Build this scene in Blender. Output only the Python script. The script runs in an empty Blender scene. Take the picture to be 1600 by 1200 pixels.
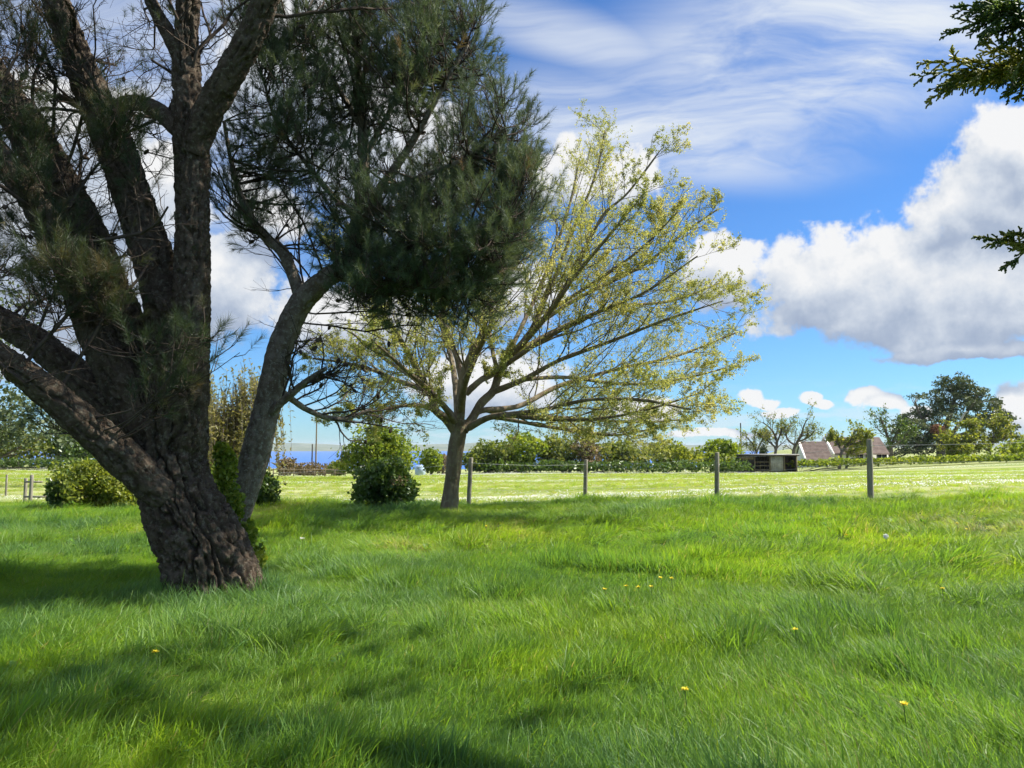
import bpy, math, random
import numpy as np
from mathutils import Vector

random.seed(7)
RNG = np.random.default_rng(11)
scene = bpy.context.scene
C = scene.collection

# ------------------------------------------------------------------ camera
FPX, HORIZON, CAM_H = 1202.0, 697.0, 1.6
PITCH = math.atan((HORIZON - 600.0) / FPX)
cam_data = bpy.data.cameras.new('camera')
cam = bpy.data.objects.new('camera', cam_data)
C.objects.link(cam)
cam_data.sensor_width = 36.0
cam_data.lens = 36.0 * FPX / 1600.0
cam_data.clip_start = 0.05
cam_data.clip_end = 90000
cam.location = (0, 0, CAM_H)
cam.rotation_euler = (math.pi / 2 + PITCH, 0, 0)
scene.camera = cam

# ------------------------------------------------------------------ light
SUN_AZ, SUN_EL = math.radians(78), math.radians(50)      # azimuth from +Y towards +X
SUN_DIR = Vector((math.sin(SUN_AZ) * math.cos(SUN_EL), math.cos(SUN_AZ) * math.cos(SUN_EL), math.sin(SUN_EL)))
sun_data = bpy.data.lights.new('sun', 'SUN')
sun_data.energy = 4.3
sun_data.angle = math.radians(0.6)
sun_data.color = (1.0, 0.95, 0.86)
sun = bpy.data.objects.new('sun', sun_data)
C.objects.link(sun)
sun.rotation_euler = SUN_DIR.to_track_quat('Z', 'Y').to_euler()
sun.location = (0, 0, 60)
vs = scene.view_settings
vs.view_transform = 'Standard'
vs.look = 'None'
vs.gamma = 1.0
vs.exposure = 1.17
vs.use_curve_mapping = False


def pix(px, py, d):
    """a point at depth d (metres along +Y) that the photograph shows at pixel px, py"""
    u, v = (px - 800.0) / FPX, (600.0 - py) / FPX
    c, s = math.cos(PITCH), math.sin(PITCH)
    t = d / (c - v * s)
    return np.array((t * u, d, CAM_H + t * (s + v * c)))


def azel(px, py):
    p = pix(px, py, 1.0) - np.array((0, 0, CAM_H))
    p /= np.linalg.norm(p)
    return math.degrees(math.atan2(p[0], p[1])), math.degrees(math.asin(p[2]))


# ------------------------------------------------------------------ node helper
class NT:
    def __init__(self, tree):
        self.t = tree

    def n(self, kind, props=None, **ins):
        nd = self.t.nodes.new(kind)
        for k, v in (props or {}).items():
            setattr(nd, k, v)
        for k, v in ins.items():
            key = int(k[1:]) if k[0] == 'i' and k[1:].isdigit() else k.replace('_', ' ')
            s = nd.inputs[key]
            if hasattr(v, 'is_output') or hasattr(v, 'links'):
                self.t.links.new(v, s)
            else:
                s.default_value = v
        return nd

    def math(self, op, a, b=0.0, c=0.0, clamp=False):
        return self.n('ShaderNodeMath', {'operation': op, 'use_clamp': clamp}, i0=a, i1=b, i2=c).outputs[0]

    def vmath(self, op, a, b=(0, 0, 0), c=(0, 0, 0)):
        nd = self.n('ShaderNodeVectorMath', {'operation': op})
        for i, v in enumerate((a, b, c)):
            if hasattr(v, 'is_output'):
                self.t.links.new(v, nd.inputs[i])
            else:
                nd.inputs[i].default_value = v
        return nd.outputs['Value' if op in ('LENGTH', 'DOT_PRODUCT', 'DISTANCE') else 'Vector']

    def mixc(self, f, a, b, blend='MIX'):
        nd = self.n('ShaderNodeMix', {'data_type': 'RGBA', 'blend_type': blend})
        for i, v in ((0, f), (6, a), (7, b)):
            if hasattr(v, 'is_output'):
                self.t.links.new(v, nd.inputs[i])
            else:
                nd.inputs[i].default_value = (*v, 1) if i and len(v) == 3 else v
        return nd.outputs[2]

    def ramp(self, f, stops, interp='LINEAR'):
        nd = self.n('ShaderNodeValToRGB', None, i0=f)
        r = nd.color_ramp
        r.interpolation = interp
        while len(r.elements) < len(stops):
            r.elements.new(0.5)
        for e, (p, c) in zip(r.elements, stops):
            e.position = p
            e.color = (*c, 1) if not isinstance(c, (int, float)) else (c, c, c, 1)
        return nd.outputs[0]

    def smooth(self, x, a, b):
        nd = self.n('ShaderNodeMapRange', {'interpolation_type': 'SMOOTHSTEP', 'clamp': True})
        self.t.links.new(x, nd.inputs['Value'])
        nd.inputs['From Min'].default_value = a
        nd.inputs['From Max'].default_value = b
        return nd.outputs[0]


# ------------------------------------------------------------------ world: sky and clouds
world = bpy.data.worlds.new('World')
scene.world = world
world.use_nodes = True
wt = world.node_tree
wt.nodes.clear()
W = NT(wt)
tc = wt.nodes.new('ShaderNodeTexCoord')
sky = W.n('ShaderNodeTexSky', {'sky_type': 'NISHITA', 'sun_disc': False, 'sun_elevation': SUN_EL,
                               'sun_rotation': SUN_AZ, 'air_density': 1.0, 'dust_density': 0.1,
                               'ozone_density': 3.0, 'altitude': 40.0})
sky_deep = W.mixc(1.0, sky.outputs[0], (0.55, 0.90, 1.30), 'MULTIPLY')
bg_sky = W.n('ShaderNodeBackground', None, Color=sky_deep, Strength=0.054)

# cumulus lobes seen in the photograph (pixel centre, radii), turned into azimuth / elevation
LOBES = [(1580, 300, 130, 95), (1615, 225, 85, 62), (1505, 335, 70, 55),
         (1130, 425, 75, 58), (1290, 430, 105, 72), (1400, 448, 120, 86), (1530, 455, 150, 92), (1340, 478, 160, 52), (1500, 500, 200, 48),
         (1510, 552, 120, 15), (1285, 630, 24, 9), (1265, 622, 20, 12), (1352, 618, 22, 15), (1380, 628, 30, 16), (1170, 618, 24, 13), (1190, 628, 26, 9), (1425, 645, 26, 15), (1600, 636, 36, 34),
         (1215, 642, 34, 7), (1120, 678, 90, 8), (1010, 640, 60, 20),
         (985, 283, 75, 48), (880, 280, 70, 55), (350, 440, 95, 95), (60, 400, 190, 190), (470, 120, 130, 140), (620, 260, 140, 140), (215, 300, 100, 100), (110, 200, 110, 80), (420, 330, 70, 60),
         (540, 500, 150, 60), (760, 600, 140, 60), (800, 455, 90, 60)]
# the same cloud goes on out of view, added higher up for fill light
_r = random.Random(5)
for _ in range(18):
    LOBES.append(None)


def lobe_params():
    out = []
    for l in LOBES:
        if l:
            a, e = azel(l[0], l[1])
            out.append((a, e, l[2] / 21.0, l[3] / 21.0))
        else:
            a = _r.uniform(50, 310)
            out.append((a if a < 180 else a - 360, _r.uniform(6, 48), _r.uniform(6, 13), _r.uniform(3, 7)))
    return out


cg = bpy.data.node_groups.new('cumulus_density', 'ShaderNodeTree')
cg.interface.new_socket(name='P', in_out='INPUT', socket_type='NodeSocketVector')
cg.interface.new_socket(name='D', in_out='OUTPUT', socket_type='NodeSocketFloat')
G = NT(cg)
gi = cg.nodes.new('NodeGroupInput')
go = cg.nodes.new('NodeGroupOutput')
P0 = gi.outputs[0]
wn = G.n('ShaderNodeTexNoise', {'noise_dimensions': '2D'}, Vector=P0, Scale=0.22, Detail=6.0, Roughness=0.56)
warp = G.vmath('MULTIPLY_ADD', wn.outputs['Color'], (5.0, 4.2, 0), (-2.5, -2.1, 0))
gsep = G.n('ShaderNodeSeparateXYZ', None, i0=P0)
wamp = G.math('MULTIPLY_ADD', G.smooth(gsep.outputs[1], 4.0, 14.0), 0.62, 0.38)
wsc = G.n('ShaderNodeVectorMath', {'operation': 'SCALE'})
cg.links.new(warp, wsc.inputs[0])
cg.links.new(wamp, wsc.inputs['Scale'])
PW = G.vmath('ADD', P0, wsc.outputs[0])
PW = G.vmath('MULTIPLY', PW, (1, 1, 0))
dmin = None
for (a, e, rx, ry) in lobe_params():
    q = G.vmath('MULTIPLY_ADD', PW, (1 / rx, 1 / ry, 0), (-a / rx, -e / ry, 0))
    d = G.vmath('LENGTH', q)
    dmin = d if dmin is None else G.math('SMOOTH_MIN', dmin, d, 0.25)
fn = G.n('ShaderNodeTexNoise', {'noise_dimensions': '2D'}, Vector=P0, Scale=0.55, Detail=7.0, Roughness=0.6)
dens = G.math('SUBTRACT', 1.0, dmin)
dens = G.math('MULTIPLY_ADD', G.math('SUBTRACT', fn.outputs[0], 0.5), 0.72, dens)
cg.links.new(dens, go.inputs[0])

sep = W.n('ShaderNodeSeparateXYZ', None, i0=tc.outputs['Generated'])
az = W.math('MULTIPLY', W.math('ARCTAN2', sep.outputs[0], sep.outputs[1]), 180 / math.pi)
el = W.math('MULTIPLY', W.math('ARCSINE', sep.outputs[2]), 180 / math.pi)
pae = W.n('ShaderNodeCombineXYZ', None, i0=az, i1=el, i2=0.0).outputs[0]
d0 = W.n('ShaderNodeGroup', {'node_tree': cg}, P=pae).outputs[0]
d1 = W.n('ShaderNodeGroup', {'node_tree': cg}, P=W.vmath('ADD', pae, (0.5, 2.4, 0))).outputs[0]
alpha_cu = W.math('MULTIPLY', W.smooth(d0, 0.0, 0.27), 0.98)
lit = W.math('MULTIPLY_ADD', W.math('SUBTRACT', d0, d1), 0.75, 0.60)
thick = W.smooth(d0, 0.35, 1.1)
lit = W.math('SUBTRACT', lit, W.math('MULTIPLY', thick, 0.22), clamp=True)
cu_col = W.ramp(lit, [(0.0, (0.36, 0.44, 0.60)), (0.32, (0.46, 0.54, 0.68)), (0.62, (0.70, 0.76, 0.85)), (0.95, (1.0, 1.0, 1.0))])
# low broken band over the horizon
bn = W.n('ShaderNodeTexNoise', {'noise_dimensions': '2D'}, Vector=W.vmath('MULTIPLY', pae, (0.16, 0.75, 0)), Scale=1.0, Detail=7.0, Roughness=0.6)
band = W.math('MULTIPLY', W.smooth(bn.outputs[0], 0.50, 0.68), W.math('MULTIPLY', W.smooth(el, 5.5, 1.0), 0.5))
# thin high cloud in a flat layer: streaks seen in perspective
inv = W.math('DIVIDE', 1.0, W.math('ADD', W.math('MAXIMUM', sep.outputs[2], 0.0), 0.12))
lay = W.vmath('SCALE', tc.outputs['Generated'])
lay.node.inputs['Scale'].default_value = 1.0
wt.links.new(inv, lay.node.inputs['Scale'])
rot = W.n('ShaderNodeMapping', None, Vector=lay, Rotation=(0, 0, math.radians(28)), Scale=(0.55, 2.6, 0.0))
cw = W.n('ShaderNodeTexNoise', {'noise_dimensions': '2D'}, Vector=lay, Scale=1.1, Detail=3.0, Roughness=0.5)
cv = W.vmath('ADD', rot.outputs[0], W.vmath('MULTIPLY', cw.outputs['Color'], (1.2, 1.2, 0)))
cn = W.n('ShaderNodeTexNoise', {'noise_dimensions': '2D'}, Vector=cv, Scale=1.4, Detail=8.0, Roughness=0.62)
cb = W.n('ShaderNodeTexNoise', {'noise_dimensions': '2D'}, Vector=lay, Scale=0.9, Detail=2.0, Roughness=0.5)


def veil(px, py, rx, ry, ang):
    a, e = azel(px, py)
    m = W.n('ShaderNodeMapping', {'vector_type': 'TEXTURE'}, Vector=pae, Location=(a, e, 0), Rotation=(0, 0, math.radians(ang)), Scale=(rx / 21.0, ry / 21.0, 1))
    return W.smooth(W.vmath('LENGTH', m.outputs[0]), 1.25, 0.25)


v1 = veil(1010, 205, 330, 75, -12)
v2 = veil(1290, 70, 430, 150, 6)
v3 = veil(900, 60, 260, 45, -14)
v4 = W.math('MULTIPLY', veil(260, 150, 420, 260, 10), 0.8)
vsum = W.math('MAXIMUM', W.math('MAXIMUM', v1, v4), W.math('MAXIMUM', v2, W.math('MULTIPLY', v3, 0.7)))
fill_veil = W.math('MULTIPLY', W.smooth(cb.outputs[0], 0.32, 0.58), W.smooth(el, 8.0, 25.0))  # thin cloud outside the view, spread overhead to raise the fill light
behind = W.math('MAXIMUM', W.smooth(sep.outputs[1], 0.55, 0.2), W.smooth(el, 31.0, 40.0))
vsum = W.math('MAXIMUM', vsum, W.math('MULTIPLY', fill_veil, behind))
alpha_ci = W.math('MULTIPLY', W.math('MULTIPLY_ADD', W.smooth(cn.outputs[0], 0.28, 0.68), 0.85, 0.16), vsum)
alpha_ci = W.math('MAXIMUM', alpha_ci, band)
alpha_ci = W.math('MULTIPLY', alpha_ci, W.smooth(el, -0.2, 1.0), clamp=True)
bg_ci = W.n('ShaderNodeBackground', None, Color=(0.84, 0.90, 0.98, 1), Strength=0.42)
bg_cu = W.n('ShaderNodeBackground', None, Color=cu_col, Strength=0.415)
m1 = W.n('ShaderNodeMixShader', None, i0=alpha_ci, i1=bg_sky.outputs[0], i2=bg_ci.outputs[0])
alpha_cu = W.math('MULTIPLY', alpha_cu, W.smooth(el, -0.3, 0.8), clamp=True)
m2 = W.n('ShaderNodeMixShader', None, i0=alpha_cu, i1=m1.outputs[0], i2=bg_cu.outputs[0])
W.n('ShaderNodeOutputWorld', None, Surface=m2.outputs[0])
world.cycles.sampling_method = 'MANUAL'
world.cycles.sample_map_resolution = 512
scene.cycles.max_bounces = 4
scene.cycles.diffuse_bounces = 3
scene.cycles.transmission_bounces = 2
scene.cycles.adaptive_threshold = 0.02
scene.cycles.glossy_bounces = 2
scene.cycles.use_denoising = True


# ------------------------------------------------------------------ numpy noise
def _hash(ix, iy, iz, seed):
    h = (ix.astype(np.int64) * 374761393 + iy.astype(np.int64) * 668265263 + iz.astype(np.int64) * 2147483647 + seed * 1274126177) & 0xFFFFFFFF
    h = ((h ^ (h >> 13)) * 1274126177) & 0xFFFFFFFF
    h = ((h ^ (h >> 16)) * 2246822519) & 0xFFFFFFFF
    return (h ^ (h >> 15)) & 0xFFFFFFFF


def vnoise(p, seed=0):
    p = np.asarray(p, float)
    i = np.floor(p).astype(np.int64)
    f = p - i
    f = f * f * f * (f * (f * 6 - 15) + 10)
    r = 0
    for dx in (0, 1):
        wx = f[:, 0] if dx else 1 - f[:, 0]
        for dy in (0, 1):
            wy = f[:, 1] if dy else 1 - f[:, 1]
            for dz in (0, 1):
                wz = f[:, 2] if dz else 1 - f[:, 2]
                r = r + wx * wy * wz * (_hash(i[:, 0] + dx, i[:, 1] + dy, i[:, 2] + dz, seed) / 4294967295.0)
    return r * 2 - 1


def fbm(p, octv=4, seed=0, gain=0.5):
    a, s, r = 1.0, 1.0, 0
    for o in range(octv):
        r = r + a * vnoise(np.asarray(p) * s, seed + o * 17)
        a *= gain
        s *= 2.03
    return r


def noise2(x, y, sc, seed=0, octv=3):
    p = np.stack([np.ravel(x) * sc, np.ravel(y) * sc, np.full(np.size(x), 0.37 + seed)], 1)
    return fbm(p, octv, seed).reshape(np.shape(x))


def worley(p, seed=0):
    i = np.floor(p).astype(np.int64)
    f1 = np.full(len(p), 9.0)
    f2 = np.full(len(p), 9.0)
    for dx in (-1, 0, 1):
        for dy in (-1, 0, 1):
            for dz in (-1, 0, 1):
                c = i + np.array((dx, dy, dz))
                h = [_hash(c[:, 0], c[:, 1], c[:, 2], seed + k) / 4294967295.0 for k in (1, 2, 3)]
                d = np.sqrt(sum((c[:, k] + h[k] - p[:, k]) ** 2 for k in range(3)))
                m = d < f1
                f2 = np.where(m, f1, np.minimum(f2, d))
                f1 = np.where(m, d, f1)
    return f1, f2


def sstep(x, a, b):
    t = np.clip((x - a) / (b - a), 0, 1)
    return t * t * (3 - 2 * t)


def unit(v):
    return v / np.maximum(np.linalg.norm(v, axis=-1, keepdims=True), 1e-9)


# ------------------------------------------------------------------ mesh builder
class MB:
    def __init__(self):
        self.v, self.t, self.q, self.a, self.n = [], [], [], [], 0

    def add(self, verts, tris=None, quads=None, tint=0.5):
        verts = np.asarray(verts, float).reshape(-1, 3)
        self.v.append(verts)
        self.a.append(np.broadcast_to(np.asarray(tint, float), (len(verts),)))
        if tris is not None and len(tris):
            self.t.append(np.asarray(tris, np.int64).reshape(-1, 3) + self.n)
        if quads is not None and len(quads):
            self.q.append(np.asarray(quads, np.int64).reshape(-1, 4) + self.n)
        self.n += len(verts)
        return self

    def box(self, c, s, rz=0.0, taper=1.0, tint=0.5):
        x, y, z = np.asarray(s, float) / 2
        v = np.array([(-x, -y, -z), (x, -y, -z), (x, y, -z), (-x, y, -z), (-x * taper, -y * taper, z), (x * taper, -y * taper, z), (x * taper, y * taper, z), (-x * taper, y * taper, z)])
        ca, sa = math.cos(rz), math.sin(rz)
        v = np.stack([v[:, 0] * ca - v[:, 1] * sa, v[:, 0] * sa + v[:, 1] * ca, v[:, 2]], 1) + np.asarray(c)
        return self.add(v, None, [(3, 2, 1, 0), (4, 5, 6, 7), (0, 1, 5, 4), (1, 2, 6, 5), (2, 3, 7, 6), (3, 0, 4, 7)], tint)

    def build(self, name, mat, parent=None, smooth=False, kind=None, label=None):
        v = np.concatenate(self.v)
        t = np.concatenate(self.t) if self.t else np.zeros((0, 3), np.int64)
        q = np.concatenate(self.q) if self.q else np.zeros((0, 4), np.int64)
        if parent is not None:
            v = v - np.array(parent_world(parent))
        me = bpy.data.meshes.new(name)
        me.vertices.add(len(v))
        me.vertices.foreach_set('co', v.astype(np.float32).ravel())
        nl = t.size + q.size
        me.loops.add(nl)
        me.loops.foreach_set('vertex_index', np.concatenate([t.ravel(), q.ravel()]).astype(np.int32))
        me.polygons.add(len(t) + len(q))
        st = np.concatenate([np.arange(len(t)) * 3, t.size + np.arange(len(q)) * 4]).astype(np.int32)
        me.polygons.foreach_set('loop_start', st)
        if smooth:
            me.polygons.foreach_set('use_smooth', np.ones(len(st), bool))
        at = me.attributes.new('tint', 'FLOAT', 'POINT')
        at.data.foreach_set('value', np.concatenate(self.a).astype(np.float32))
        me.update(calc_edges=True)
        me.validate()
        me.materials.append(mat)
        o = bpy.data.objects.new(name, me)
        C.objects.link(o)
        if parent is not None:
            o.parent = parent
        if kind:
            o['kind'] = kind
        if label:
            o['label'] = label
        return o


def parent_world(o):
    p = np.zeros(3)
    while o is not None:
        p = p + np.array(o.location)
        o = o.parent
    return p


def thing(name, label, cat, loc=(0, 0, 0), group=None):
    o = bpy.data.objects.new(name, None)
    o.empty_display_size = 0.2
    C.objects.link(o)
    o.location = [float(x) for x in loc]
    tag(o, label, cat, group)
    return o


def tag(o, label, cat, group=None):
    o['label'] = label
    o['category'] = cat
    if group:
        o['group'] = group
    return o


# ------------------------------------------------------------------ tubes and growth
def resample(pts, rad, n):
    pts, rad = np.asarray(pts, float), np.asarray(rad, float)
    P = np.concatenate([[2 * pts[0] - pts[1]], pts, [2 * pts[-1] - pts[-2]]])
    R = np.concatenate([[rad[0]], rad, [rad[-1]]])
    k = len(pts) - 1
    t = np.linspace(0, k, 40 * k + 1)
    i = np.minimum(t.astype(int), k - 1)
    f = (t - i)[:, None]
    a, b, c, d = P[i], P[i + 1], P[i + 2], P[i + 3]
    q = 0.5 * (2 * b + (c - a) * f + (2 * a - 5 * b + 4 * c - d) * f ** 2 + (3 * b - a - 3 * c + d) * f ** 3)
    r = R[i + 1] * (1 - f[:, 0]) + R[i + 2] * f[:, 0]
    s = np.concatenate([[0], np.cumsum(np.linalg.norm(np.diff(q, axis=0), axis=1))])
    u = np.linspace(0, s[-1], n)
    return np.stack([np.interp(u, s, q[:, j]) for j in range(3)], 1), np.interp(u, s, r), s[-1]


def tubes(mb, P, Rd, sides=3, tint=0.5):
    """many tubes at once: P (N,R,3), Rd (N,R)"""
    P = np.asarray(P, float)
    N, R = P.shape[:2]
    if N == 0:
        return
    T = unit(np.gradient(P, axis=1))
    ref = unit(np.cross(T.mean(1), RNG.normal(size=(N, 3))))[:, None, :]
    A = unit(ref - (ref * T).sum(-1, keepdims=True) * T)
    B = np.cross(T, A)
    th = np.arange(sides) * 2 * math.pi / sides
    V = P[:, :, None, :] + Rd[:, :, None, None] * (np.cos(th)[None, None, :, None] * A[:, :, None, :] + np.sin(th)[None, None, :, None] * B[:, :, None, :])
    idx = np.arange(N * R * sides).reshape(N, R, sides)
    nx = np.roll(idx, -1, axis=2)
    quads = np.stack([idx[:, :-1], nx[:, :-1], nx[:, 1:], idx[:, 1:]], -1).reshape(-1, 4)
    tt = np.broadcast_to(np.asarray(tint, float).reshape(-1, 1), (N, R * sides)).ravel() if np.ndim(tint) else tint
    mb.add(V.reshape(-1, 3), None, quads, tt)


def children(P, Rd, k, lens, t=(0.25, 1.0), ang=(35, 65), R=5, up=0.05, wig=0.12, rr=0.55, rmin=0.003, taper=0.5, pull=None, rng=RNG):
    N, R0 = P.shape[:2]
    tt = (np.arange(k)[None, :] + rng.uniform(0, 1, (N, k))) / k
    tt = t[0] + (t[1] - t[0]) * tt
    f = tt * (R0 - 1.001)
    i = f.astype(int)
    w = (f - i)[..., None]
    n = np.arange(N)[:, None]
    base = P[n, i] * (1 - w) + P[n, i + 1] * w
    tan = unit(P[n, i + 1] - P[n, i])
    rad = Rd[n, i] * (1 - w[..., 0]) + Rd[n, i + 1] * w[..., 0]
    rv = rng.normal(size=base.shape)
    rv = unit(rv - (rv * tan).sum(-1, keepdims=True) * tan)
    a = np.radians(rng.uniform(ang[0], ang[1], tt.shape))[..., None]
    d = tan * np.cos(a) + rv * np.sin(a)
    if pull is not None:
        d = unit(d + np.asarray(pull))
    plen = np.linalg.norm(np.diff(P, axis=1), axis=2).sum(1)[:, None]
    L = (lens * plen if lens < 1 else np.full_like(plen, lens)) * rng.uniform(0.55, 1.25, tt.shape) * (1 - taper * (tt - t[0]) / max(t[1] - t[0], 1e-6))
    pts = [base]
    for j in range(R - 1):
        d = unit(d + rng.normal(size=d.shape) * wig + np.array((0, 0, up)))
        pts.append(pts[-1] + d * (L / (R - 1))[..., None])
    Q = np.stack(pts, 2).reshape(N * k, R, 3)
    r0 = np.maximum(rad * rr, rmin).reshape(-1, 1)
    return Q, np.maximum(r0 * np.linspace(1, 0.35, R)[None, :], rmin * 0.6)


def leaves(mb, pos, size, aspect=1.6, updir=0.35, tint=None, rng=RNG, fold=0.15):
    """one folded leaf (two triangles) at each position"""
    N = len(pos)
    nrm = unit(rng.normal(size=(N, 3)) + np.array((0, 0, updir)))
    ax = rng.normal(size=(N, 3))
    ax = unit(ax - (ax * nrm).sum(1, keepdims=True) * nrm)
    sd = np.cross(nrm, ax)
    s = (np.asarray(size) * rng.uniform(0.65, 1.3, N))[:, None]
    h = s * aspect
    v = np.stack([pos - ax * h / 2, pos + sd * s / 2 + nrm * s * fold, pos + ax * h / 2, pos - sd * s / 2 + nrm * s * fold], 1)
    b = (np.arange(N) * 4)[:, None]
    tr = np.concatenate([b + np.array([[0, 1, 2]]), b + np.array([[0, 2, 3]])])
    tint = rng.uniform(0, 1, N) if tint is None else tint
    mb.add(v.reshape(-1, 3), tr, None, np.repeat(tint, 4))


def needles(mb, base, direc, L, nl=0.13, n=60, w=0.0035, spread=(25, 65), tint=None, rng=RNG):
    """bottle-brush tufts: base (N,3), direction (N,3), shoot length L (N,)"""
    N = len(base)
    t = rng.uniform(0.15, 1, (N, n))
    o = base[:, None] + direc[:, None] * (L[:, None] * t)[..., None]
    rv = rng.normal(size=(N, n, 3))
    dd = direc[:, None, :]
    rv = unit(rv - (rv * dd).sum(-1, keepdims=True) * dd)
    a = np.radians(rng.uniform(spread[0], spread[1], (N, n)) * (1.15 - 0.55 * t))[..., None]
    d = unit(dd * np.cos(a) + rv * np.sin(a))
    ln = (nl * rng.uniform(0.7, 1.15, (N, n)))[..., None]
    sd = unit(np.cross(d, rng.normal(size=(N, n, 3)))) * (w / 2)
    tip = o + d * ln + np.array((0, 0, -0.012))
    v = np.stack([o - sd, o + sd, tip], 2).reshape(-1, 3)
    tint = rng.uniform(0, 1, N) if tint is None else tint
    mb.add(v, np.arange(N * n * 3).reshape(-1, 3), None, np.repeat(tint, n * 3))


def in_lobes(lobes, n, rng=RNG, shell=0.0):
    """points inside ellipsoids (px, py, rx, ry, depth, rdepth, weight)"""
    w = np.array([l[6] if len(l) > 6 else 1.0 for l in lobes])
    vol = np.array([l[2] * l[3] for l in lobes]) * w
    k = rng.choice(len(lobes), n, p=vol / vol.sum())
    d = unit(rng.normal(size=(n, 3)))
    r = rng.uniform(shell ** 3, 1, n) ** (1 / 3)
    q = d * r[:, None]
    out = np.empty((n, 3))
    for j, l in enumerate(lobes):
        m = k == j
        c = pix(l[0], l[1], l[4])
        s = l[4] / FPX
        out[m] = c + q[m] * np.array((l[2] * s, l[5], l[3] * s))
    return out, k, r


# ------------------------------------------------------------------ materials
def new_mat(name):
    m = bpy.data.materials.new(name)
    m.use_nodes = True
    m.node_tree.nodes.clear()
    return m, NT(m.node_tree)


def leaf_mat(name, stops, transl=0.35, rough=0.55, boost=1.5, spec=0.3, instancer=False):
    m, T = new_mat(name)
    at = T.n('ShaderNodeAttribute', {'attribute_name': 'tint'})
    col = T.ramp(at.outputs['Fac'], stops)
    p = T.n('ShaderNodeBsdfPrincipled', None, Base_Color=col, Roughness=rough)
    p.inputs['Specular IOR Level'].default_value = spec
    tcol = T.mixc(1.0, col, (boost * 1.1, boost, boost * 0.55), 'MULTIPLY')
    tr = T.n('ShaderNodeBsdfTranslucent', None, Color=tcol)
    mx = T.n('ShaderNodeMixShader', None, i0=transl, i1=p.outputs[0], i2=tr.outputs[0])
    T.n('ShaderNodeOutputMaterial', None, Surface=mx.outputs[0])
    return m


def rough_mat(name, c1, c2, scale=4.0, rough=0.85, bump=0.3, bscale=30.0, stretch=(1, 1, 1), c3=None, c3_amt=0.5, spec=0.25, dist=0.02):
    m, T = new_mat(name)
    tcx = T.n('ShaderNodeTexCoord')
    mp = T.n('ShaderNodeMapping', None, Vector=tcx.outputs['Object'], Scale=stretch)
    n1 = T.n('ShaderNodeTexNoise', None, Vector=mp.outputs[0], Scale=scale, Detail=6.0, Roughness=0.6)
    col = T.mixc(T.smooth(n1.outputs[0], 0.35, 0.68), c1, c2)
    if c3:
        n3 = T.n('ShaderNodeTexNoise', None, Vector=tcx.outputs['Object'], Scale=scale * 2.7, Detail=5.0, Roughness=0.65)
        col = T.mixc(T.math('MULTIPLY', T.smooth(n3.outputs[0], 0.52, 0.66), c3_amt), col, c3)
    n2 = T.n('ShaderNodeTexNoise', None, Vector=mp.outputs[0], Scale=bscale, Detail=5.0, Roughness=0.65)
    b = T.n('ShaderNodeBump', None, Height=n2.outputs[0], Strength=bump, Distance=dist)
    p = T.n('ShaderNodeBsdfPrincipled', None, Base_Color=col, Roughness=rough, Normal=b.outputs[0])
    p.inputs['Specular IOR Level'].default_value = spec
    T.n('ShaderNodeOutputMaterial', None, Surface=p.outputs[0])
    return m


M = {}
M['bark_pine'] = rough_mat('bark_pine', (0.060, 0.042, 0.028), (0.115, 0.088, 0.064), 9, 0.92, 1.0, 45, c3=(0.20, 0.19, 0.14), c3_amt=0.6, spec=0.15)
M['bark_stem'] = rough_mat('bark_stem', (0.14, 0.105, 0.075), (0.25, 0.21, 0.165), 11, 0.92, 0.9, 55, c3=(0.36, 0.36, 0.29), c3_amt=0.7, spec=0.15)
M['bark_oak'] = rough_mat('bark_oak', (0.16, 0.12, 0.08), (0.26, 0.21, 0.145), 5, 0.95, 1.0, 40, (1, 1, 0.35), c3=(0.31, 0.32, 0.17), c3_amt=0.55, spec=0.1)
M['twig_dark'] = rough_mat('twig_dark', (0.055, 0.042, 0.034), (0.10, 0.078, 0.060), 6, 0.95, 0.2, 30, spec=0.1)
M['twig_oak'] = rough_mat('twig_oak', (0.13, 0.10, 0.065), (0.22, 0.185, 0.115), 6, 0.95, 0.2, 30, spec=0.1)
M['bark_far'] = rough_mat('bark_far', (0.11, 0.09, 0.07), (0.20, 0.17, 0.14), 2, 0.95, 0.3, 10, spec=0.1)
M['needle'] = leaf_mat('needle', [(0.0, (0.060, 0.090, 0.055)), (0.55, (0.105, 0.148, 0.084)), (0.92, (0.15, 0.19, 0.095)), (1.0, (0.18, 0.13, 0.08))], 0.28, 0.5, 1.3)
M['needle_big'] = leaf_mat('needle_big', [(0.0, (0.034, 0.056, 0.028)), (0.6, (0.064, 0.090, 0.040)), (1.0, (0.13, 0.105, 0.055))], 0.28, 0.5, 1.2)
M['leaf_oak'] = leaf_mat('leaf_oak', [(0.0, (0.22, 0.26, 0.07)), (0.5, (0.34, 0.36, 0.12)), (1.0, (0.44, 0.42, 0.18))], 0.45, 0.5, 1.6)
M['leaf_yellow'] = leaf_mat('leaf_yellow', [(0.0, (0.115, 0.155, 0.022)), (0.6, (0.22, 0.265, 0.04)), (1.0, (0.33, 0.32, 0.09))], 0.45, 0.45, 1.5)
M['leaf_dark'] = leaf_mat('leaf_dark', [(0.0, (0.055, 0.100, 0.022)), (0.7, (0.105, 0.175, 0.036)), (1.0, (0.18, 0.25, 0.06))], 0.35, 0.35, 1.4, 0.45)
M['leaf_fresh'] = leaf_mat('leaf_fresh', [(0.0, (0.09, 0.145, 0.018)), (0.6, (0.18, 0.245, 0.028)), (1.0, (0.29, 0.32, 0.05))], 0.48, 0.5, 1.6)
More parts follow.
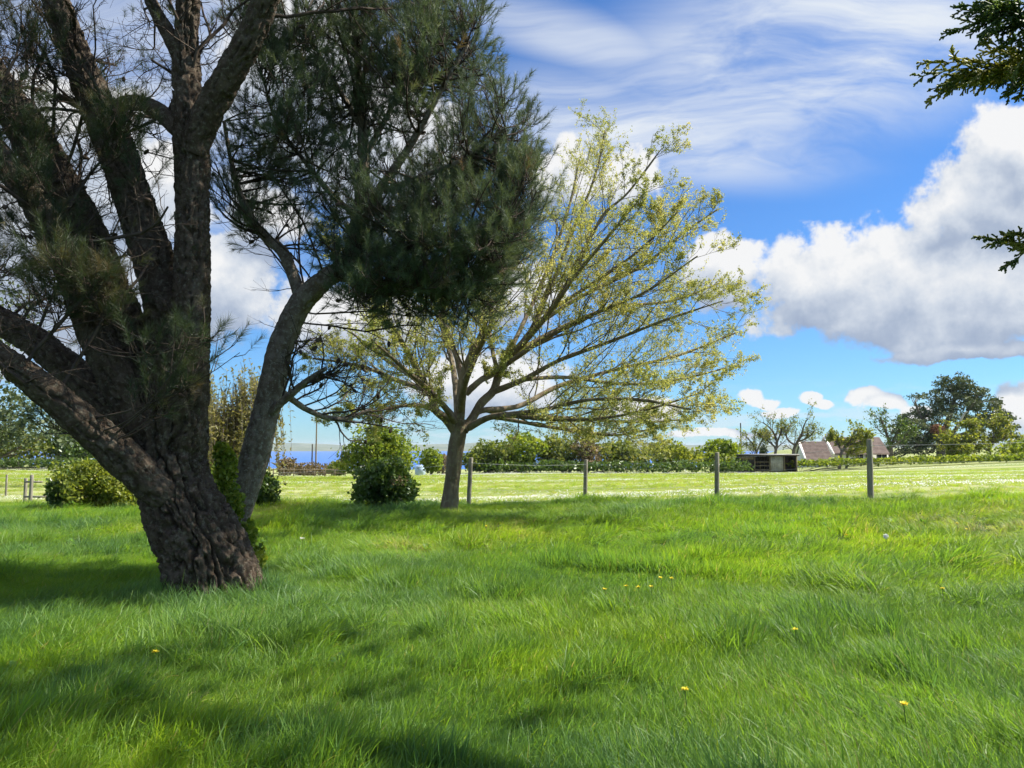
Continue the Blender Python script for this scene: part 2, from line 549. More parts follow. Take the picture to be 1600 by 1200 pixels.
M['leaf_olive'] = leaf_mat('leaf_olive', [(0.0, (0.095, 0.14, 0.03)), (0.6, (0.18, 0.22, 0.05)), (1.0, (0.26, 0.26, 0.08))], 0.45, 0.5, 1.4)
M['leaf_brown'] = leaf_mat('leaf_brown', [(0.0, (0.12, 0.095, 0.05)), (0.6, (0.20, 0.155, 0.085)), (1.0, (0.28, 0.20, 0.13))], 0.3, 0.6, 1.2)
M['leaf_rust'] = leaf_mat('leaf_rust', [(0.0, (0.15, 0.075, 0.05)), (1.0, (0.28, 0.15, 0.10))], 0.3, 0.6, 1.1)
M['leaf_pine_far'] = leaf_mat('leaf_pine_far', [(0.0, (0.055, 0.082, 0.042)), (0.6, (0.110, 0.145, 0.068)), (1.0, (0.18, 0.205, 0.095))], 0.2, 0.6, 1.2)
M['leaf_willow'] = leaf_mat('leaf_willow', [(0.0, (0.14, 0.14, 0.045)), (0.6, (0.22, 0.21, 0.075)), (1.0, (0.30, 0.27, 0.12))], 0.4, 0.5, 1.4)
M['cypress'] = leaf_mat('cypress', [(0.0, (0.050, 0.095, 0.040)), (0.5, (0.105, 0.165, 0.048)), (0.85, (0.24, 0.27, 0.055)), (1.0, (0.32, 0.33, 0.07))], 0.52, 0.5, 1.6)
M['post'] = rough_mat('post', (0.20, 0.175, 0.135), (0.33, 0.30, 0.24), 6, 0.9, 0.5, 40, (3, 3, 0.4), c3=(0.22, 0.25, 0.16), c3_amt=0.4)
M['timber_dark'] = rough_mat('timber_dark', (0.05, 0.042, 0.035), (0.10, 0.085, 0.07), 3, 0.9, 0.4, 20, (3, 3, 0.5))
M['timber_brown'] = rough_mat('timber_brown', (0.16, 0.125, 0.08), (0.26, 0.21, 0.14), 2, 0.9, 0.4, 20, (3, 3, 0.5))
M['timber_pale'] = rough_mat('timber_pale', (0.36, 0.33, 0.28), (0.52, 0.49, 0.44), 2, 0.9, 0.3, 15)
M['wire'] = rough_mat('wire', (0.34, 0.35, 0.34), (0.45, 0.46, 0.45), 5, 0.5, 0.0, 10, spec=0.5)
M['white_wall'] = rough_mat('white_wall', (0.66, 0.65, 0.61), (0.78, 0.77, 0.73), 0.8, 0.85, 0.2, 20)
M['roof'] = rough_mat('roof', (0.20, 0.145, 0.125), (0.28, 0.21, 0.185), 1.5, 0.9, 0.4, 12, c3=(0.32, 0.27, 0.23), c3_amt=0.4)
M['glass_dark'] = rough_mat('glass_dark', (0.015, 0.018, 0.022), (0.03, 0.035, 0.04), 1, 0.12, 0.0, 5, spec=0.6)
M['plastic_blue'] = rough_mat('plastic_blue', (0.42, 0.55, 0.72), (0.52, 0.64, 0.78), 1, 0.5, 0.0, 5)
M['cone'] = rough_mat('cone', (0.05, 0.035, 0.025), (0.10, 0.07, 0.05), 20, 0.9, 0.6, 80)
M['metal_roof'] = rough_mat('metal_roof', (0.33, 0.33, 0.31), (0.45, 0.44, 0.41), 1.5, 0.6, 0.1, 8)


def flat_mat(name, col, rough=0.7, transl=0.0):
    m, T = new_mat(name)
    n = T.n('ShaderNodeTexNoise', None, Scale=60.0)
    c = T.mixc(n.outputs[0], tuple(x * 0.8 for x in col), tuple(min(1, x * 1.1) for x in col))
    p = T.n('ShaderNodeBsdfPrincipled', None, Base_Color=c, Roughness=rough)
    T.n('ShaderNodeOutputMaterial', None, Surface=p.outputs[0])
    return m


M['petal_yellow'] = flat_mat('petal_yellow', (0.88, 0.72, 0.03))
M['petal_white'] = flat_mat('petal_white', (0.80, 0.80, 0.74))
M['stem_green'] = flat_mat('stem_green', (0.10, 0.16, 0.03))
M['seed_white'] = flat_mat('seed_white', (0.88, 0.88, 0.84))

# ------------------------------------------------------------------ terrain
POSTS = [(47, 787, 32.0, 45), (567, 785, 24.9, 58), (732, 783, 21.2, 68), (914, 780, 23.3, 62), (1120, 778, 20.3, 71), (1360, 773, 16.6, 87)]
FENCE = [pix(p[0], p[1], p[2]) for p in POSTS]
FENCE_X = np.array([-90, -45] + [p[0] for p in FENCE] + [12.6, 20, 60])
FENCE_Y = np.array([60, 45] + [p[1] for p in FENCE] + [13.6, 10.5, -6.0])


def fence_y(x):
    return np.interp(x, FENCE_X, FENCE_Y)


CTRL = [(0, 0, 0), (-8, 0, 0), (8, 0, 0.05), (-4, 5, 0), (4, 5, 0.02), (0, -12, 0), (-14, -8, 0), (14, -8, 0.2), (-30, -20, 0), (30, -20, 0.3)]
CTRL += [tuple(pix(330, 942, 8.2)), tuple(pix(703, 803, 18.5)), tuple(pix(1500, 905, 9.0)), tuple(pix(1600, 772, 15.0)), tuple(pix(150, 796, 22.0)), tuple(pix(600, 792, 20.0))]
CTRL += [(p[0], p[1], p[2] - 0.12) for p in FENCE]
for a in [(1200, 739, 90), (1600, 724, 88), (800, 738, 90), (480, 746, 75), (0, 729, 85), (900, 761, 40), (1500, 746, 40), (300, 761, 45), (0, 761, 45), (-500, 745, 60), (2100, 735, 60),
          (1280, 729, 112), (1480, 717, 118), (1600, 713, 118), (480, 742, 100), (0, 726, 110), (820, 738, 110)]:
    CTRL.append(tuple(pix(*a)))
CTRL = np.array(CTRL)


def _tps(r2):
    return np.where(r2 > 1e-9, r2 * np.log(np.maximum(r2, 1e-9)), 0.0)


_d2 = ((CTRL[:, None, :2] - CTRL[None, :, :2]) ** 2).sum(-1)
_n = len(CTRL)
_A = np.zeros((_n + 3, _n + 3))
_A[:_n, :_n] = _tps(_d2) + np.eye(_n) * 40.0
_A[:_n, _n] = 1
_A[:_n, _n + 1:] = CTRL[:, :2]
_A[_n:, :_n] = _A[:_n, _n:].T
_w = np.linalg.solve(_A, np.concatenate([CTRL[:, 2], [0, 0, 0]]))


def ground(x, y):
    x, y = np.asarray(x, float), np.asarray(y, float)
    sh = x.shape
    xf, yf = x.ravel(), y.ravel()
    r = np.hypot(xf, yf)
    k = np.where(r > 125, 125 / np.maximum(r, 1), 1.0)
    xx, yy = xf * k, yf * k
    z = np.full(len(xx), _w[_n]) + _w[_n + 1] * xx + _w[_n + 2] * yy
    for j in range(_n):
        z += _w[j] * _tps((xx - CTRL[j, 0]) ** 2 + (yy - CTRL[j, 1]) ** 2)
    z = np.clip(z, -3.5, 2.5)
    fwd = sstep(yf / np.maximum(r, 1e-6), -0.1, 0.35)
    left_ = 1 - sstep(xf / np.maximum(r, 1e-6), 0.22, 0.34)
    z = z - fwd * sstep(r, 128, 480) * 42 * left_ - fwd * (1 - left_) * sstep(r, 900, 2500) * 40
    z = z + 0.035 * noise2(xf, yf, 0.55, 3, 3) * sstep(60 - r, 0, 20)
    return z.reshape(sh)


def gz(x, y):
    return float(ground(np.array([x]), np.array([y]))[0])


def gpos(px, d):
    p = pix(px, 700, d)
    return np.array((p[0], p[1], gz(p[0], p[1])))


rad = np.concatenate([np.linspace(0.3, 30, 120), np.geomspace(30.6, 6000, 150)])
ang = np.linspace(0, 2 * math.pi, 361)[:-1]
RR, AA = np.meshgrid(rad, ang, indexing='ij')
gx, gy = RR * np.sin(AA), RR * np.cos(AA)
gzv = ground(gx, gy)
idx = np.arange(gx.size).reshape(gx.shape)
nx = np.roll(idx, -1, axis=1)
gq = np.stack([idx[:-1], idx[1:], nx[1:], nx[:-1]], -1).reshape(-1, 4)
fieldness = sstep(gy - fence_y(gx), -0.6, 0.8)
gm, T = new_mat('meadow')
at = T.n('ShaderNodeAttribute', {'attribute_name': 'tint'})
tcx = T.n('ShaderNodeTexCoord')
mpa = T.n('ShaderNodeMapping', None, Vector=tcx.outputs['Object'], Rotation=(0, 0, math.radians(4)), Scale=(0.035, 0.30, 0.2))
n1 = T.n('ShaderNodeTexNoise', None, Vector=mpa.outputs[0], Scale=1.0, Detail=6.0, Roughness=0.62)
n2 = T.n('ShaderNodeTexNoise', None, Vector=tcx.outputs['Object'], Scale=0.9, Detail=8.0, Roughness=0.7)
mpb = T.n('ShaderNodeMapping', None, Vector=tcx.outputs['Object'], Rotation=(0, 0, math.radians(-3)), Scale=(0.05, 0.5, 0.2), Location=(3, 7, 0))
n3 = T.n('ShaderNodeTexNoise', None, Vector=mpb.outputs[0], Scale=1.0, Detail=5.0, Roughness=0.6)
fld = T.mixc(T.smooth(n1.outputs[0], 0.36, 0.62), (0.16, 0.21, 0.05), (0.32, 0.34, 0.14))
fld = T.mixc(T.math('MULTIPLY', T.smooth(n3.outputs[0], 0.50, 0.64), 0.55), fld, (0.46, 0.45, 0.26))
fld = T.mixc(T.math('MULTIPLY', T.smooth(n2.outputs[0], 0.5, 0.7), 0.4), fld, (0.11, 0.17, 0.035))
lwn = T.mixc(n2.outputs[0], (0.030, 0.055, 0.012), (0.06, 0.095, 0.022))
gcol = T.mixc(at.outputs['Fac'], lwn, fld)
bp = T.n('ShaderNodeBump', None, Height=n2.outputs[0], Strength=0.6, Distance=0.06)
gp = T.n('ShaderNodeBsdfPrincipled', None, Base_Color=gcol, Roughness=0.95, Normal=bp.outputs[0])
gp.inputs['Specular IOR Level'].default_value = 0.1
T.n('ShaderNodeOutputMaterial', None, Surface=gp.outputs[0])
gb = MB().add(np.stack([gx, gy, gzv], -1), None, gq, fieldness.ravel())
cidx = idx[0]
gb.add([(0, 0, gz(0, 0))], None, None, 0.0)
gb.t.append(np.stack([np.full(360, gb.n - 1), cidx, np.roll(cidx, -1)], 1))
gnd = gb.build('ground', gm, smooth=True, kind='structure')

# sea and the land across it
SEA_Z = -30.0
sm, T = new_mat('sea_water')
tcx = T.n('ShaderNodeTexCoord')
mp = T.n('ShaderNodeMapping', None, Vector=tcx.outputs['Object'], Scale=(0.02, 0.06, 1))
nn = T.n('ShaderNodeTexNoise', None, Vector=mp.outputs[0], Scale=1.0, Detail=6.0)
bb = T.n('ShaderNodeBump', None, Height=nn.outputs[0], Strength=0.35, Distance=1.5)
sp = T.n('ShaderNodeBsdfPrincipled', None, Base_Color=(0.030, 0.13, 0.40, 1), Roughness=0.55, Normal=bb.outputs[0])
sp.inputs['Specular IOR Level'].default_value = 0.25
T.n('ShaderNodeOutputMaterial', None, Surface=sp.outputs[0])
a = np.linspace(-1.35, 1.35, 120)
r = np.geomspace(300, 14000, 40)
RR, AA = np.meshgrid(r, a, indexing='ij')
ii = np.arange(RR.size).reshape(RR.shape)
MB().add(np.stack([RR * np.sin(AA), RR * np.cos(AA), np.full(RR.shape, SEA_Z)], -1), None,
         np.stack([ii[:-1, :-1], ii[1:, :-1], ii[1:, 1:], ii[:-1, 1:]], -1).reshape(-1, 4)).build('sea', sm, kind='structure')

lm = rough_mat('far_land', (0.08, 0.11, 0.06), (0.15, 0.17, 0.09), 0.004, 1.0, 0.0, 1, c3=(0.28, 0.27, 0.22), c3_amt=0.4)
xs = np.linspace(-7500, 7500, 260)
ys = np.linspace(4700, 7600, 14)
XX, YY = np.meshgrid(xs, ys, indexing='ij')
prof = sstep(np.sin((YY - 4700) / 2900 * math.pi), 0.0, 0.75)
hh = 34 + 24 * noise2(XX, YY, 0.0011, 5, 4)
ii = np.arange(XX.size).reshape(XX.shape)
MB().add(np.stack([XX, YY, SEA_Z - 1.5 + prof * np.maximum(hh, 6)], -1), None,
         np.stack([ii[:-1, :-1], ii[1:, :-1], ii[1:, 1:], ii[:-1, 1:]], -1).reshape(-1, 4)).build('far_hills', lm, smooth=True, kind='structure')


# ------------------------------------------------------------------ bark tubes with real fissures
def bark_tube(mb, pts, rad, step=0.014, depth=0.022, cell=0.05, stretch=0.30, lump=0.04, seed=1, flare=0.0, tint=0.5):
    L = np.linalg.norm(np.diff(np.asarray(pts), axis=0), axis=1).sum()
    n = max(8, int(L / (step * 1.25)))
    P, R, L = resample(pts, rad, n)
    sides = int(max(14, 2 * math.pi * np.max(R) / step))
    T_ = unit(np.gradient(P, axis=0))
    A = np.empty_like(P)
    a0 = unit(np.cross(T_[0], np.array((0.2, 1, 0.1))))
    for i in range(n):
        a0 = unit(a0 - a0.dot(T_[i]) * T_[i])
        A[i] = a0
    B = np.cross(T_, A)
    th = np.arange(sides) * 2 * math.pi / sides
    s = np.linspace(0, L, n)
    ca, sa = np.cos(th), np.sin(th)
    rr = R[:, None] * np.ones(sides)
    q = np.stack([np.broadcast_to(rr * ca, (n, sides)), np.broadcast_to(rr * sa, (n, sides)), np.broadcast_to(s[:, None], (n, sides))], -1).reshape(-1, 3)
    lumps = fbm(q * np.array((2.2, 2.2, 1.3)) + seed * 9.1, 3, seed)
    wp = q + 0.022 * np.stack([fbm(q * 5 + 3.3, 3, seed + 2), fbm(q * 5 + 8.1, 3, seed + 5), 1.5 * fbm(q * 5 + 1.7, 3, seed + 7)], -1)
    g_ = wp * np.array((1, 1, stretch * 0.5)) / cell
    h = sstep(np.abs(vnoise(g_ * 0.62, seed + 1) + 0.35 * vnoise(g_ * 1.3, seed + 3)), 0.0, 0.19)
    g2 = wp * np.array((1, 1, stretch * 1.6)) / cell
    h = h * (0.60 + 0.40 * sstep(np.abs(vnoise(g2 * 0.8, seed + 21)), 0.0, 0.14))
    fine = fbm(q * np.array((38, 38, 18)), 3, seed + 4)
    ridge = 1 - np.abs(fbm(wp * np.array((9, 9, 2.0)), 3, seed + 11))
    disp = depth * (h - 0.7) * (0.75 + 0.5 * ridge) + depth * 0.27 * fine + lump * lumps
    fl = flare * np.exp(-s / 0.28)
    if flare:
        rootn = 0.6 + 0.7 * np.repeat(np.maximum(0, np.sin(th * 4 + seed) * 0.6 + np.sin(th * 7 + 2) * 0.4)[None], n, 0)
        rr = rr + fl[:, None] * rootn
    rad_ = rr + disp.reshape(n, sides)
    V = P[:, None] + rad_[..., None] * (ca[None, :, None] * A[:, None] + sa[None, :, None] * B[:, None])
    ii = np.arange(n * sides).reshape(n, sides)
    jj = np.roll(ii, -1, axis=1)
    quads = np.stack([ii[:-1], jj[:-1], jj[1:], ii[1:]], -1).reshape(-1, 4)
    mb.add(V.reshape(-1, 3), None, quads, tint)
    b = mb.n
    mb.add([P[-1]], None, None, tint)
    mb.t.append(np.stack([np.full(sides, b), ii[-1] + b - n * sides, jj[-1] + b - n * sides], 1))
    return P, R


def trace(tr, d0=None):
    """traced limb: (px, py, radius in px, depth)"""
    return [pix(t[0], t[1], t[3]) for t in tr], [t[2] * t[3] / FPX for t in tr]


def as_level(plist, n=24):
    Ps, Rs = [], []
    for p, r in plist:
        P, R, _ = resample(p, r, n)
        Ps.append(P)
        Rs.append(R)
    return np.array(Ps), np.array(Rs)


def connect(mb, targets, nodes, nrad, R=7, sag=0.0, rbase=0.012, rng=RNG, sides=4, jitter=0.4, inner=None):
    """a curved branch from the skeleton to each target; returns the branches"""
    d = np.linalg.norm(targets[:, None] - nodes[None], axis=2)
    d = d + rng.uniform(0, jitter, d.shape) + 0.9 * np.maximum(0, nodes[None, :, 2] - targets[:, None, 2])
    k = d.argmin(1)
    s = nodes[k]
    v = targets - s
    L = np.linalg.norm(v, axis=1, keepdims=True)
    mid = s + v * 0.5 + rng.normal(size=v.shape) * 0.10 * L + np.array((0, 0, -1.0)) * L * sag
    t = np.linspace(0, 1, R)[None, :, None]
    Pb = (1 - t) ** 2 * s[:, None] + 2 * t * (1 - t) * mid[:, None] + t ** 2 * targets[:, None]
    r0 = np.minimum(nrad[k] * 0.6, rbase * (0.6 + 0.5 * L[:, 0]))[:, None]
    Rb = np.maximum(r0 * np.linspace(1, 0.3, R)[None], 0.0025)
    tubes(mb, Pb, Rb, sides, rng.uniform(0, 1, len(Pb)))
    return Pb, Rb


def crown_needles(twigs, crown, lobes, nodes, nrad, n_clusters, n_tufts, cl_r=0.45, nl=0.13, nn=60, w=0.0035, rng=RNG, shoot=(0.10, 0.24), keep=None, sag=0.05, cones=None, rb=0.020):
    ct, k, _ = in_lobes(lobes, n_clusters, rng, 0.25)
    if keep is not None:
        ct = ct[keep(ct)]
    Pb, Rb = connect(twigs, ct, nodes, nrad, 8, sag, rb, rng)
    N = len(ct)
    tt = rng.uniform(0.45, 1.0, (N, n_tufts))
    f = tt * (Pb.shape[1] - 1.001)
    i = f.astype(int)
    wv = (f - i)[..., None]
    nidx = np.arange(N)[:, None]
    base = Pb[nidx, i] * (1 - wv) + Pb[nidx, i + 1] * wv
    tan = unit(Pb[nidx, i + 1] - Pb[nidx, i])
    d = unit(unit(rng.normal(size=base.shape)) * 0.9 + tan * 0.7 + np.array((0, 0, 0.35)))
    tl = cl_r * rng.uniform(0.3, 1.0, tt.shape)
    mid = base + d * (tl * 0.5)[..., None] + rng.normal(size=base.shape) * 0.03
    d2 = unit(d + np.array((0, 0, 0.85)) + rng.normal(size=base.shape) * 0.15)
    tip = mid + d2 * (tl * 0.5)[..., None]
    tw = np.stack([base, mid, tip], 2).reshape(-1, 3, 3)
    tubes(twigs, tw, np.broadcast_to(np.array([0.0055, 0.0045, 0.0035]), tw.shape[:2]), 3, rng.uniform(0, 1, len(tw)))
    d2 = d2.reshape(-1, 3)
    tp = tw[:, 2] - d2 * 0.05
    sl = rng.uniform(shoot[0], shoot[1], len(tp))
    cl_t = np.repeat(rng.uniform(0.05, 0.8, N), n_tufts)
    tint = np.clip(cl_t + rng.normal(size=len(tp)) * 0.14, 0, 1)
    needles(crown, tp, d2, sl, nl, nn, w, tint=tint, rng=rng)
    if cones is not None:
        m = rng.choice(len(base.reshape(-1, 3)), cones, replace=False)
        return base.reshape(-1, 3)[m], d.reshape(-1, 3)[m]


def cone_mesh(mb, pos, direc, s=0.05, rng=RNG):
    """pine cones: overlapping rows of scales round an egg-shaped core"""
    for p, d in zip(pos, direc):
        R = 6
        t = np.linspace(0, 1, R)
        d = unit(d + np.array((0, 0, -0.3)))
        Pt = p + d * (t * s * 1.7)[:, None]
        r = s * 0.48 * np.sqrt(np.maximum(0.03, np.sin(t * math.pi * 0.93 + 0.2)))
        r = r * np.array([1, 0.9, 1.08, 0.9, 1.05, 0.6])
        tubes(mb, Pt[None], r[None], 6, rng.uniform(0, 1, 1))


# ------------------------------------------------------------------ the big old pine
bp0 = gpos(332, 8.2)
pine = thing('pine_tree', 'massive old pine with dark fissured bark and several thick stems, left foreground', 'tree', bp0)
TR = {
    'trunk': [(340, 985, 70, 8.2), (336, 930, 67, 8.2), (317, 860, 63, 8.2), (297, 818, 58, 8.2), (280, 785, 56, 8.22), (265, 735, 54, 8.25), (263, 670, 60, 8.3), (262, 610, 56, 8.35), (268, 560, 46, 8.4)],
    'stem_upright': [(284, 735, 16, 8.22), (288, 690, 32, 8.18), (294, 620, 35, 8.15), (297, 540, 33, 8.15), (300, 430, 30, 8.2), (301, 320, 29, 8.25), (299, 220, 32, 8.3), (293, 150, 25, 8.3), (291, 80, 21, 8.35), (294, 0, 19, 8.4), (300, -120, 16, 8.5), (310, -300, 12, 8.7), (300, -520, 7, 8.9)],
    'limb_right': [(303, 240, 22, 8.22), (322, 185, 27, 8.15), (350, 130, 26, 8.05), (382, 75, 24, 7.95), (412, 10, 22, 7.85), (445, -80, 19, 7.7), (480, -220, 14, 7.6), (500, -400, 8, 7.5)],
    'stem_middle': [(285, 660, 25, 8.35), (283, 600, 42, 8.35), (275, 540, 42, 8.4), (245, 420, 36, 8.5), (208, 310, 32, 8.6), (172, 210, 31, 8.7), (128, 110, 27, 8.8), (88, 0, 22, 8.9), (50, -130, 18, 9.0), (10, -300, 12, 9.2)],
    'stem_left': [(262, 710, 24, 8.5), (245, 640, 44, 8.6), (215, 570, 40, 8.7), (170, 450, 36, 8.9), (118, 340, 36, 9.0), (55, 225, 34, 9.1), (-10, 120, 28, 9.2), (-90, 0, 22, 9.4), (-180, -160, 14, 9.6)],
    'stem_pale': [(246, 715, 20, 8.2), (225, 670, 32, 8.12), (180, 590, 28, 8.0), (138, 505, 25, 7.95), (104, 415, 23, 7.9), (55, 320, 22, 7.85), (-10, 235, 22, 7.8), (-90, 140, 18, 7.7), (-200, 20, 12, 7.5)],
    'limb_dark': [(255, 750, 24, 8.45), (225, 695, 34, 8.6), (165, 630, 32, 8.9), (75, 548, 26, 9.2), (-20, 490, 22, 9.4), (-150, 410, 22, 9.6), (-300, 350, 12, 9.8)],
    'limb_low': [(285, 790, 20, 8.05), (252, 768, 30, 7.95), (200, 722, 32, 7.8), (125, 655, 29, 7.55), (55, 597, 24, 7.35), (0, 556, 21, 7.2), (-80, 495, 19, 7.0), (-200, 410, 15, 6.6), (-340, 350, 8, 6.3)],
    'limb_bridge': [(282, 205, 16, 8.3), (245, 172, 15, 8.4), (205, 160, 13, 8.5), (150, 172, 9, 8.7), (90, 150, 6, 8.9)],
    'limb_upper': [(286, 95, 15, 8.33), (262, 50, 14, 8.4), (242, 15, 11, 8.5), (225, -25, 9, 8.5), (200, -100, 6, 8.6)],
}
big_limbs = []
for nm, tr in TR.items():
    p, r = trace(tr)
    r = [x * (0.93 if nm == 'trunk' else 0.84) for x in r]
    mb = MB()
    step = 0.013 if nm == 'trunk' else 0.016
    rm = max(r)
    P_, R_ = bark_tube(mb, p, r, step, depth=0.095 if nm == 'trunk' else min(0.055, rm * 0.24), cell=0.050 if nm == 'trunk' else 0.042, stretch=0.30,
                       lump=0.03 if nm == 'trunk' else rm * 0.05, seed=len(nm) + 3, flare=0.13 if nm == 'trunk' else 0.0)
    mb.build('trunk' if nm == 'trunk' else ('stem' if 'stem' in nm else 'limb'), M['bark_pine'], pine, smooth=True)
    if nm != 'trunk':
        big_limbs.append((p, r))
rng = np.random.default_rng(21)
LP, LR = as_level(big_limbs, 26)
tw = MB()
B1, R1 = children(LP, LR, 17, 1.6, (0.36, 1.0), (40, 85), 7, 0.05, 0.22, 0.24, 0.007, 0.3, rng=rng)
ok = B1[:, :, 2].min(1) > 1.9
B1, R1 = B1[ok], np.minimum(R1[ok], 0.02)
tubes(tw, B1, R1, 5, rng.uniform(0, 1, len(B1)))
B2, R2 = children(B1, R1, 10, 0.45, (0.15, 1.0), (30, 75), 6, 0.06, 0.25, 0.5, 0.004, 0.3, rng=rng)
tubes(tw, B2, R2, 3, rng.uniform(0, 1, len(B2)))
B3, R3 = children(B2, R2, 5, 0.5, (0.2, 1.0), (30, 75), 4, 0.12, 0.25, 0.6, 0.003, 0.3, rng=rng)
tubes(tw, B3, R3, 3, rng.uniform(0, 1, len(B3)))
cr = MB()
# needle tufts on part of the outer twigs
m = rng.uniform(0, 1, len(B3)) < 0.11
dirs = unit(B3[m][:, -1] - B3[m][:, -2])
needles(cr, B3[m][:, -1] - dirs * 0.04, unit(dirs + np.array((0, 0, 0.2))), rng.uniform(0.08, 0.18, m.sum()), 0.12, 44, 0.0036, rng=rng)
nodes = np.concatenate([LP[:, 6:].reshape(-1, 3), B1[:, 2:].reshape(-1, 3)])
nr = np.concatenate([LR[:, 6:].ravel(), R1[:, 2:].ravel()])
front = [(310, 552, 85, 34, 7.5, 0.3, 1.5), (190, 215, 42, 46, 7.7, 0.3, 2.0), (60, 430, 110, 60, 7.3, 0.5, 1.6), (30, 330, 70, 70, 7.6, 0.5), (20, 640, 50, 30, 7.4, 0.4, .7), (150, 470, 70, 40, 7.6, 0.3, 1.2), (0, 230, 60, 90, 7.8, 0.5), (40, 60, 80, 80, 8.2, 0.6)]
cp, cd = crown_needles(tw, cr, front, nodes, nr, 84, 12, 0.34, 0.13, 62, 0.0036, rng, cones=40, rb=0.009, sag=0.18)
# crown above and to the left of the picture: what shades this corner
high = [(60, -480, 380, 230, 8.6, 1.5), (-420, -200, 340, 300, 8.0, 1.4), (-150, -900, 380, 240, 8.6, 1.4), (-800, 60, 300, 260, 7.4, 1.3), (-1050, -330, 420, 300, 5.6, 1.3), (-700, -330, 300, 280, 6.6, 1.2)]
crown_needles(tw, cr, high, nodes, nr, 300, 9, 0.7, 0.20, 36, 0.012, rng)
m = rng.choice(len(B2), 130, replace=False)
cn_ = MB()
cone_mesh(cn_, np.concatenate([cp, B2[m][:, 3]]), np.concatenate([cd, unit(rng.normal(size=(130, 3)))]), 0.05, rng)
tw.build('twigs', M['twig_dark'], pine, kind='stuff')
cr.build('crown', M['needle_big'], pine, kind='stuff')
cn_.build('cones', M['cone'], pine, kind='stuff')

# ------------------------------------------------------------------ the younger pine leaning right behind it
rng = np.random.default_rng(33)
p2 = thing('leaning_pine', 'slender pine with lichen grey stem leaning right behind the massive trunk', 'tree', gpos(350, 9.5))
S2 = {
    'trunk': [(348, 930, 27, 9.5), (354, 870, 26, 9.5), (368, 810, 25, 9.5), (386, 755, 26, 9.5), (402, 700, 28, 9.5), (421, 620, 25, 9.5), (437, 550, 23, 9.5), (466, 480, 21, 9.5), (503, 440, 20, 9.5), (540, 415, 19, 9.5), (556, 380, 17, 9.5), (561, 335, 15, 9.5), (568, 270, 12, 9.55), (566, 190, 9, 9.6), (558, 90, 7, 9.7), (552, -20, 5, 9.8), (548, -100, 3, 9.9)],
    'limb_a': [(560, 345, 12, 9.5), (582, 312, 10, 9.4), (612, 270, 8, 9.2), (645, 220, 6, 9.1), (690, 140, 4, 9.0), (730, 70, 3, 9.0)],
    'limb_b': [(472, 470, 13, 9.5), (456, 425, 11, 9.6), (440, 392, 10, 9.7), (405, 360, 8, 9.9), (378, 310, 6, 10.0), (362, 255, 4, 10.1), (350, 190, 3, 10.2)],
    'limb_c': [(548, 408, 10, 9.5), (600, 395, 8, 9.3), (660, 375, 6, 9.1), (730, 360, 5, 9.0), (800, 340, 3, 8.9)],
    'limb_d': [(525, 430, 9, 9.5), (590, 440, 7, 9.6), (660, 450, 5, 9.8), (730, 445, 4, 10.0)],
    'limb_e': [(553, 335, 6, 9.5), (520, 305, 5, 9.4), (470, 245, 4, 9.3), (432, 190, 3, 9.2), (410, 120, 2, 9.2)],
    'limb_f': [(600, 298, 6, 9.3), (655, 277, 5, 9.2), (720, 250, 4, 9.1), (790, 200, 3, 9.0)],
    'limb_g': [(566, 250, 7, 9.55), (600, 190, 5, 9.8), (640, 110, 4, 10.1), (670, 40, 3, 10.3)],
    'limb_h': [(565, 200, 6, 9.6), (530, 140, 4, 9.8), (490, 70, 3, 10.0)],
    'limb_i': [(566, 330, 7, 9.5), (620, 326, 6, 9.9), (714, 320, 5, 10.6), (790, 290, 3, 11.0)],
    'limb_j': [(424, 645, 8, 9.4), (450, 620, 7, 9.3), (476, 598, 6, 9.2), (510, 575, 3, 9.1)],
    'limb_k': [(432, 605, 6, 9.55), (480, 640, 5, 9.9), (530, 655, 4, 10.3), (580, 640, 2.5, 10.6)],
}
limbs2 = []
for nm, tr in S2.items():
    p, r = trace(tr)
    r = [x * (0.78 if nm == 'trunk' else 0.85) for x in r]
    mb = MB()
    bark_tube(mb, p, r, 0.016, depth=min(0.02, max(r) * 0.12), cell=0.045, stretch=0.45, lump=max(r) * 0.07, seed=len(nm) + 40 + ord(nm[-1]), flare=0.05 if nm == 'trunk' else 0)
    mb.build('trunk' if nm == 'trunk' else 'limb', M['bark_stem'], p2, smooth=True)
    limbs2.append((p, r))
LP, LR = as_level(limbs2, 26)
nodes = np.concatenate([LP[0, 13:], LP[1:10, 3:].reshape(-1, 3)])
nr = np.concatenate([LR[0, 13:], LR[1:10, 3:].ravel()])
tw, cr = MB(), MB()
lob2 = [(755, 330, 95, 110, 9.5, 1.5, 1.1), (790, 200, 48, 95, 9.3, 1.2, 1.1), (690, 425, 120, 55, 9.4, 1.5, 1.3), (680, 190, 110, 130, 9.5, 1.7, 1.0), (630, 60, 110, 80, 9.6, 1.6, 1.0), (630, -70, 110, 70, 9.6, 1.5, .8),
        (555, 110, 90, 110, 9.6, 1.6, 1.0), (600, 474, 90, 34, 9.4, 1.3, 1.6), (710, 474, 90, 34, 9.4, 1.2, 1.6), (805, 410, 55, 45, 9.4, 1.0, 1.4), (828, 315, 40, 55, 9.4, 0.9, 1.4), (735, 80, 40, 62, 9.4, 1.1, 1.2),
        (470, 200, 95, 120, 9.5, 1.5, 0.95), (385, 285, 55, 100, 9.8, 1.2, 1.0), (450, 50, 90, 90, 9.5, 1.4, 0.95), (590, 340, 100, 80, 9.2, 1.2, 1.1), (440, 360, 70, 60, 9.7, 1.0, 0.8), (540, 400, 60, 40, 9.1, .6, 1.0)]
cp, cd = crown_needles(tw, cr, lob2, nodes, nr, 640, 11, 0.36, 0.105, 74, 0.0042, rng, cones=70, shoot=(0.14, 0.26))
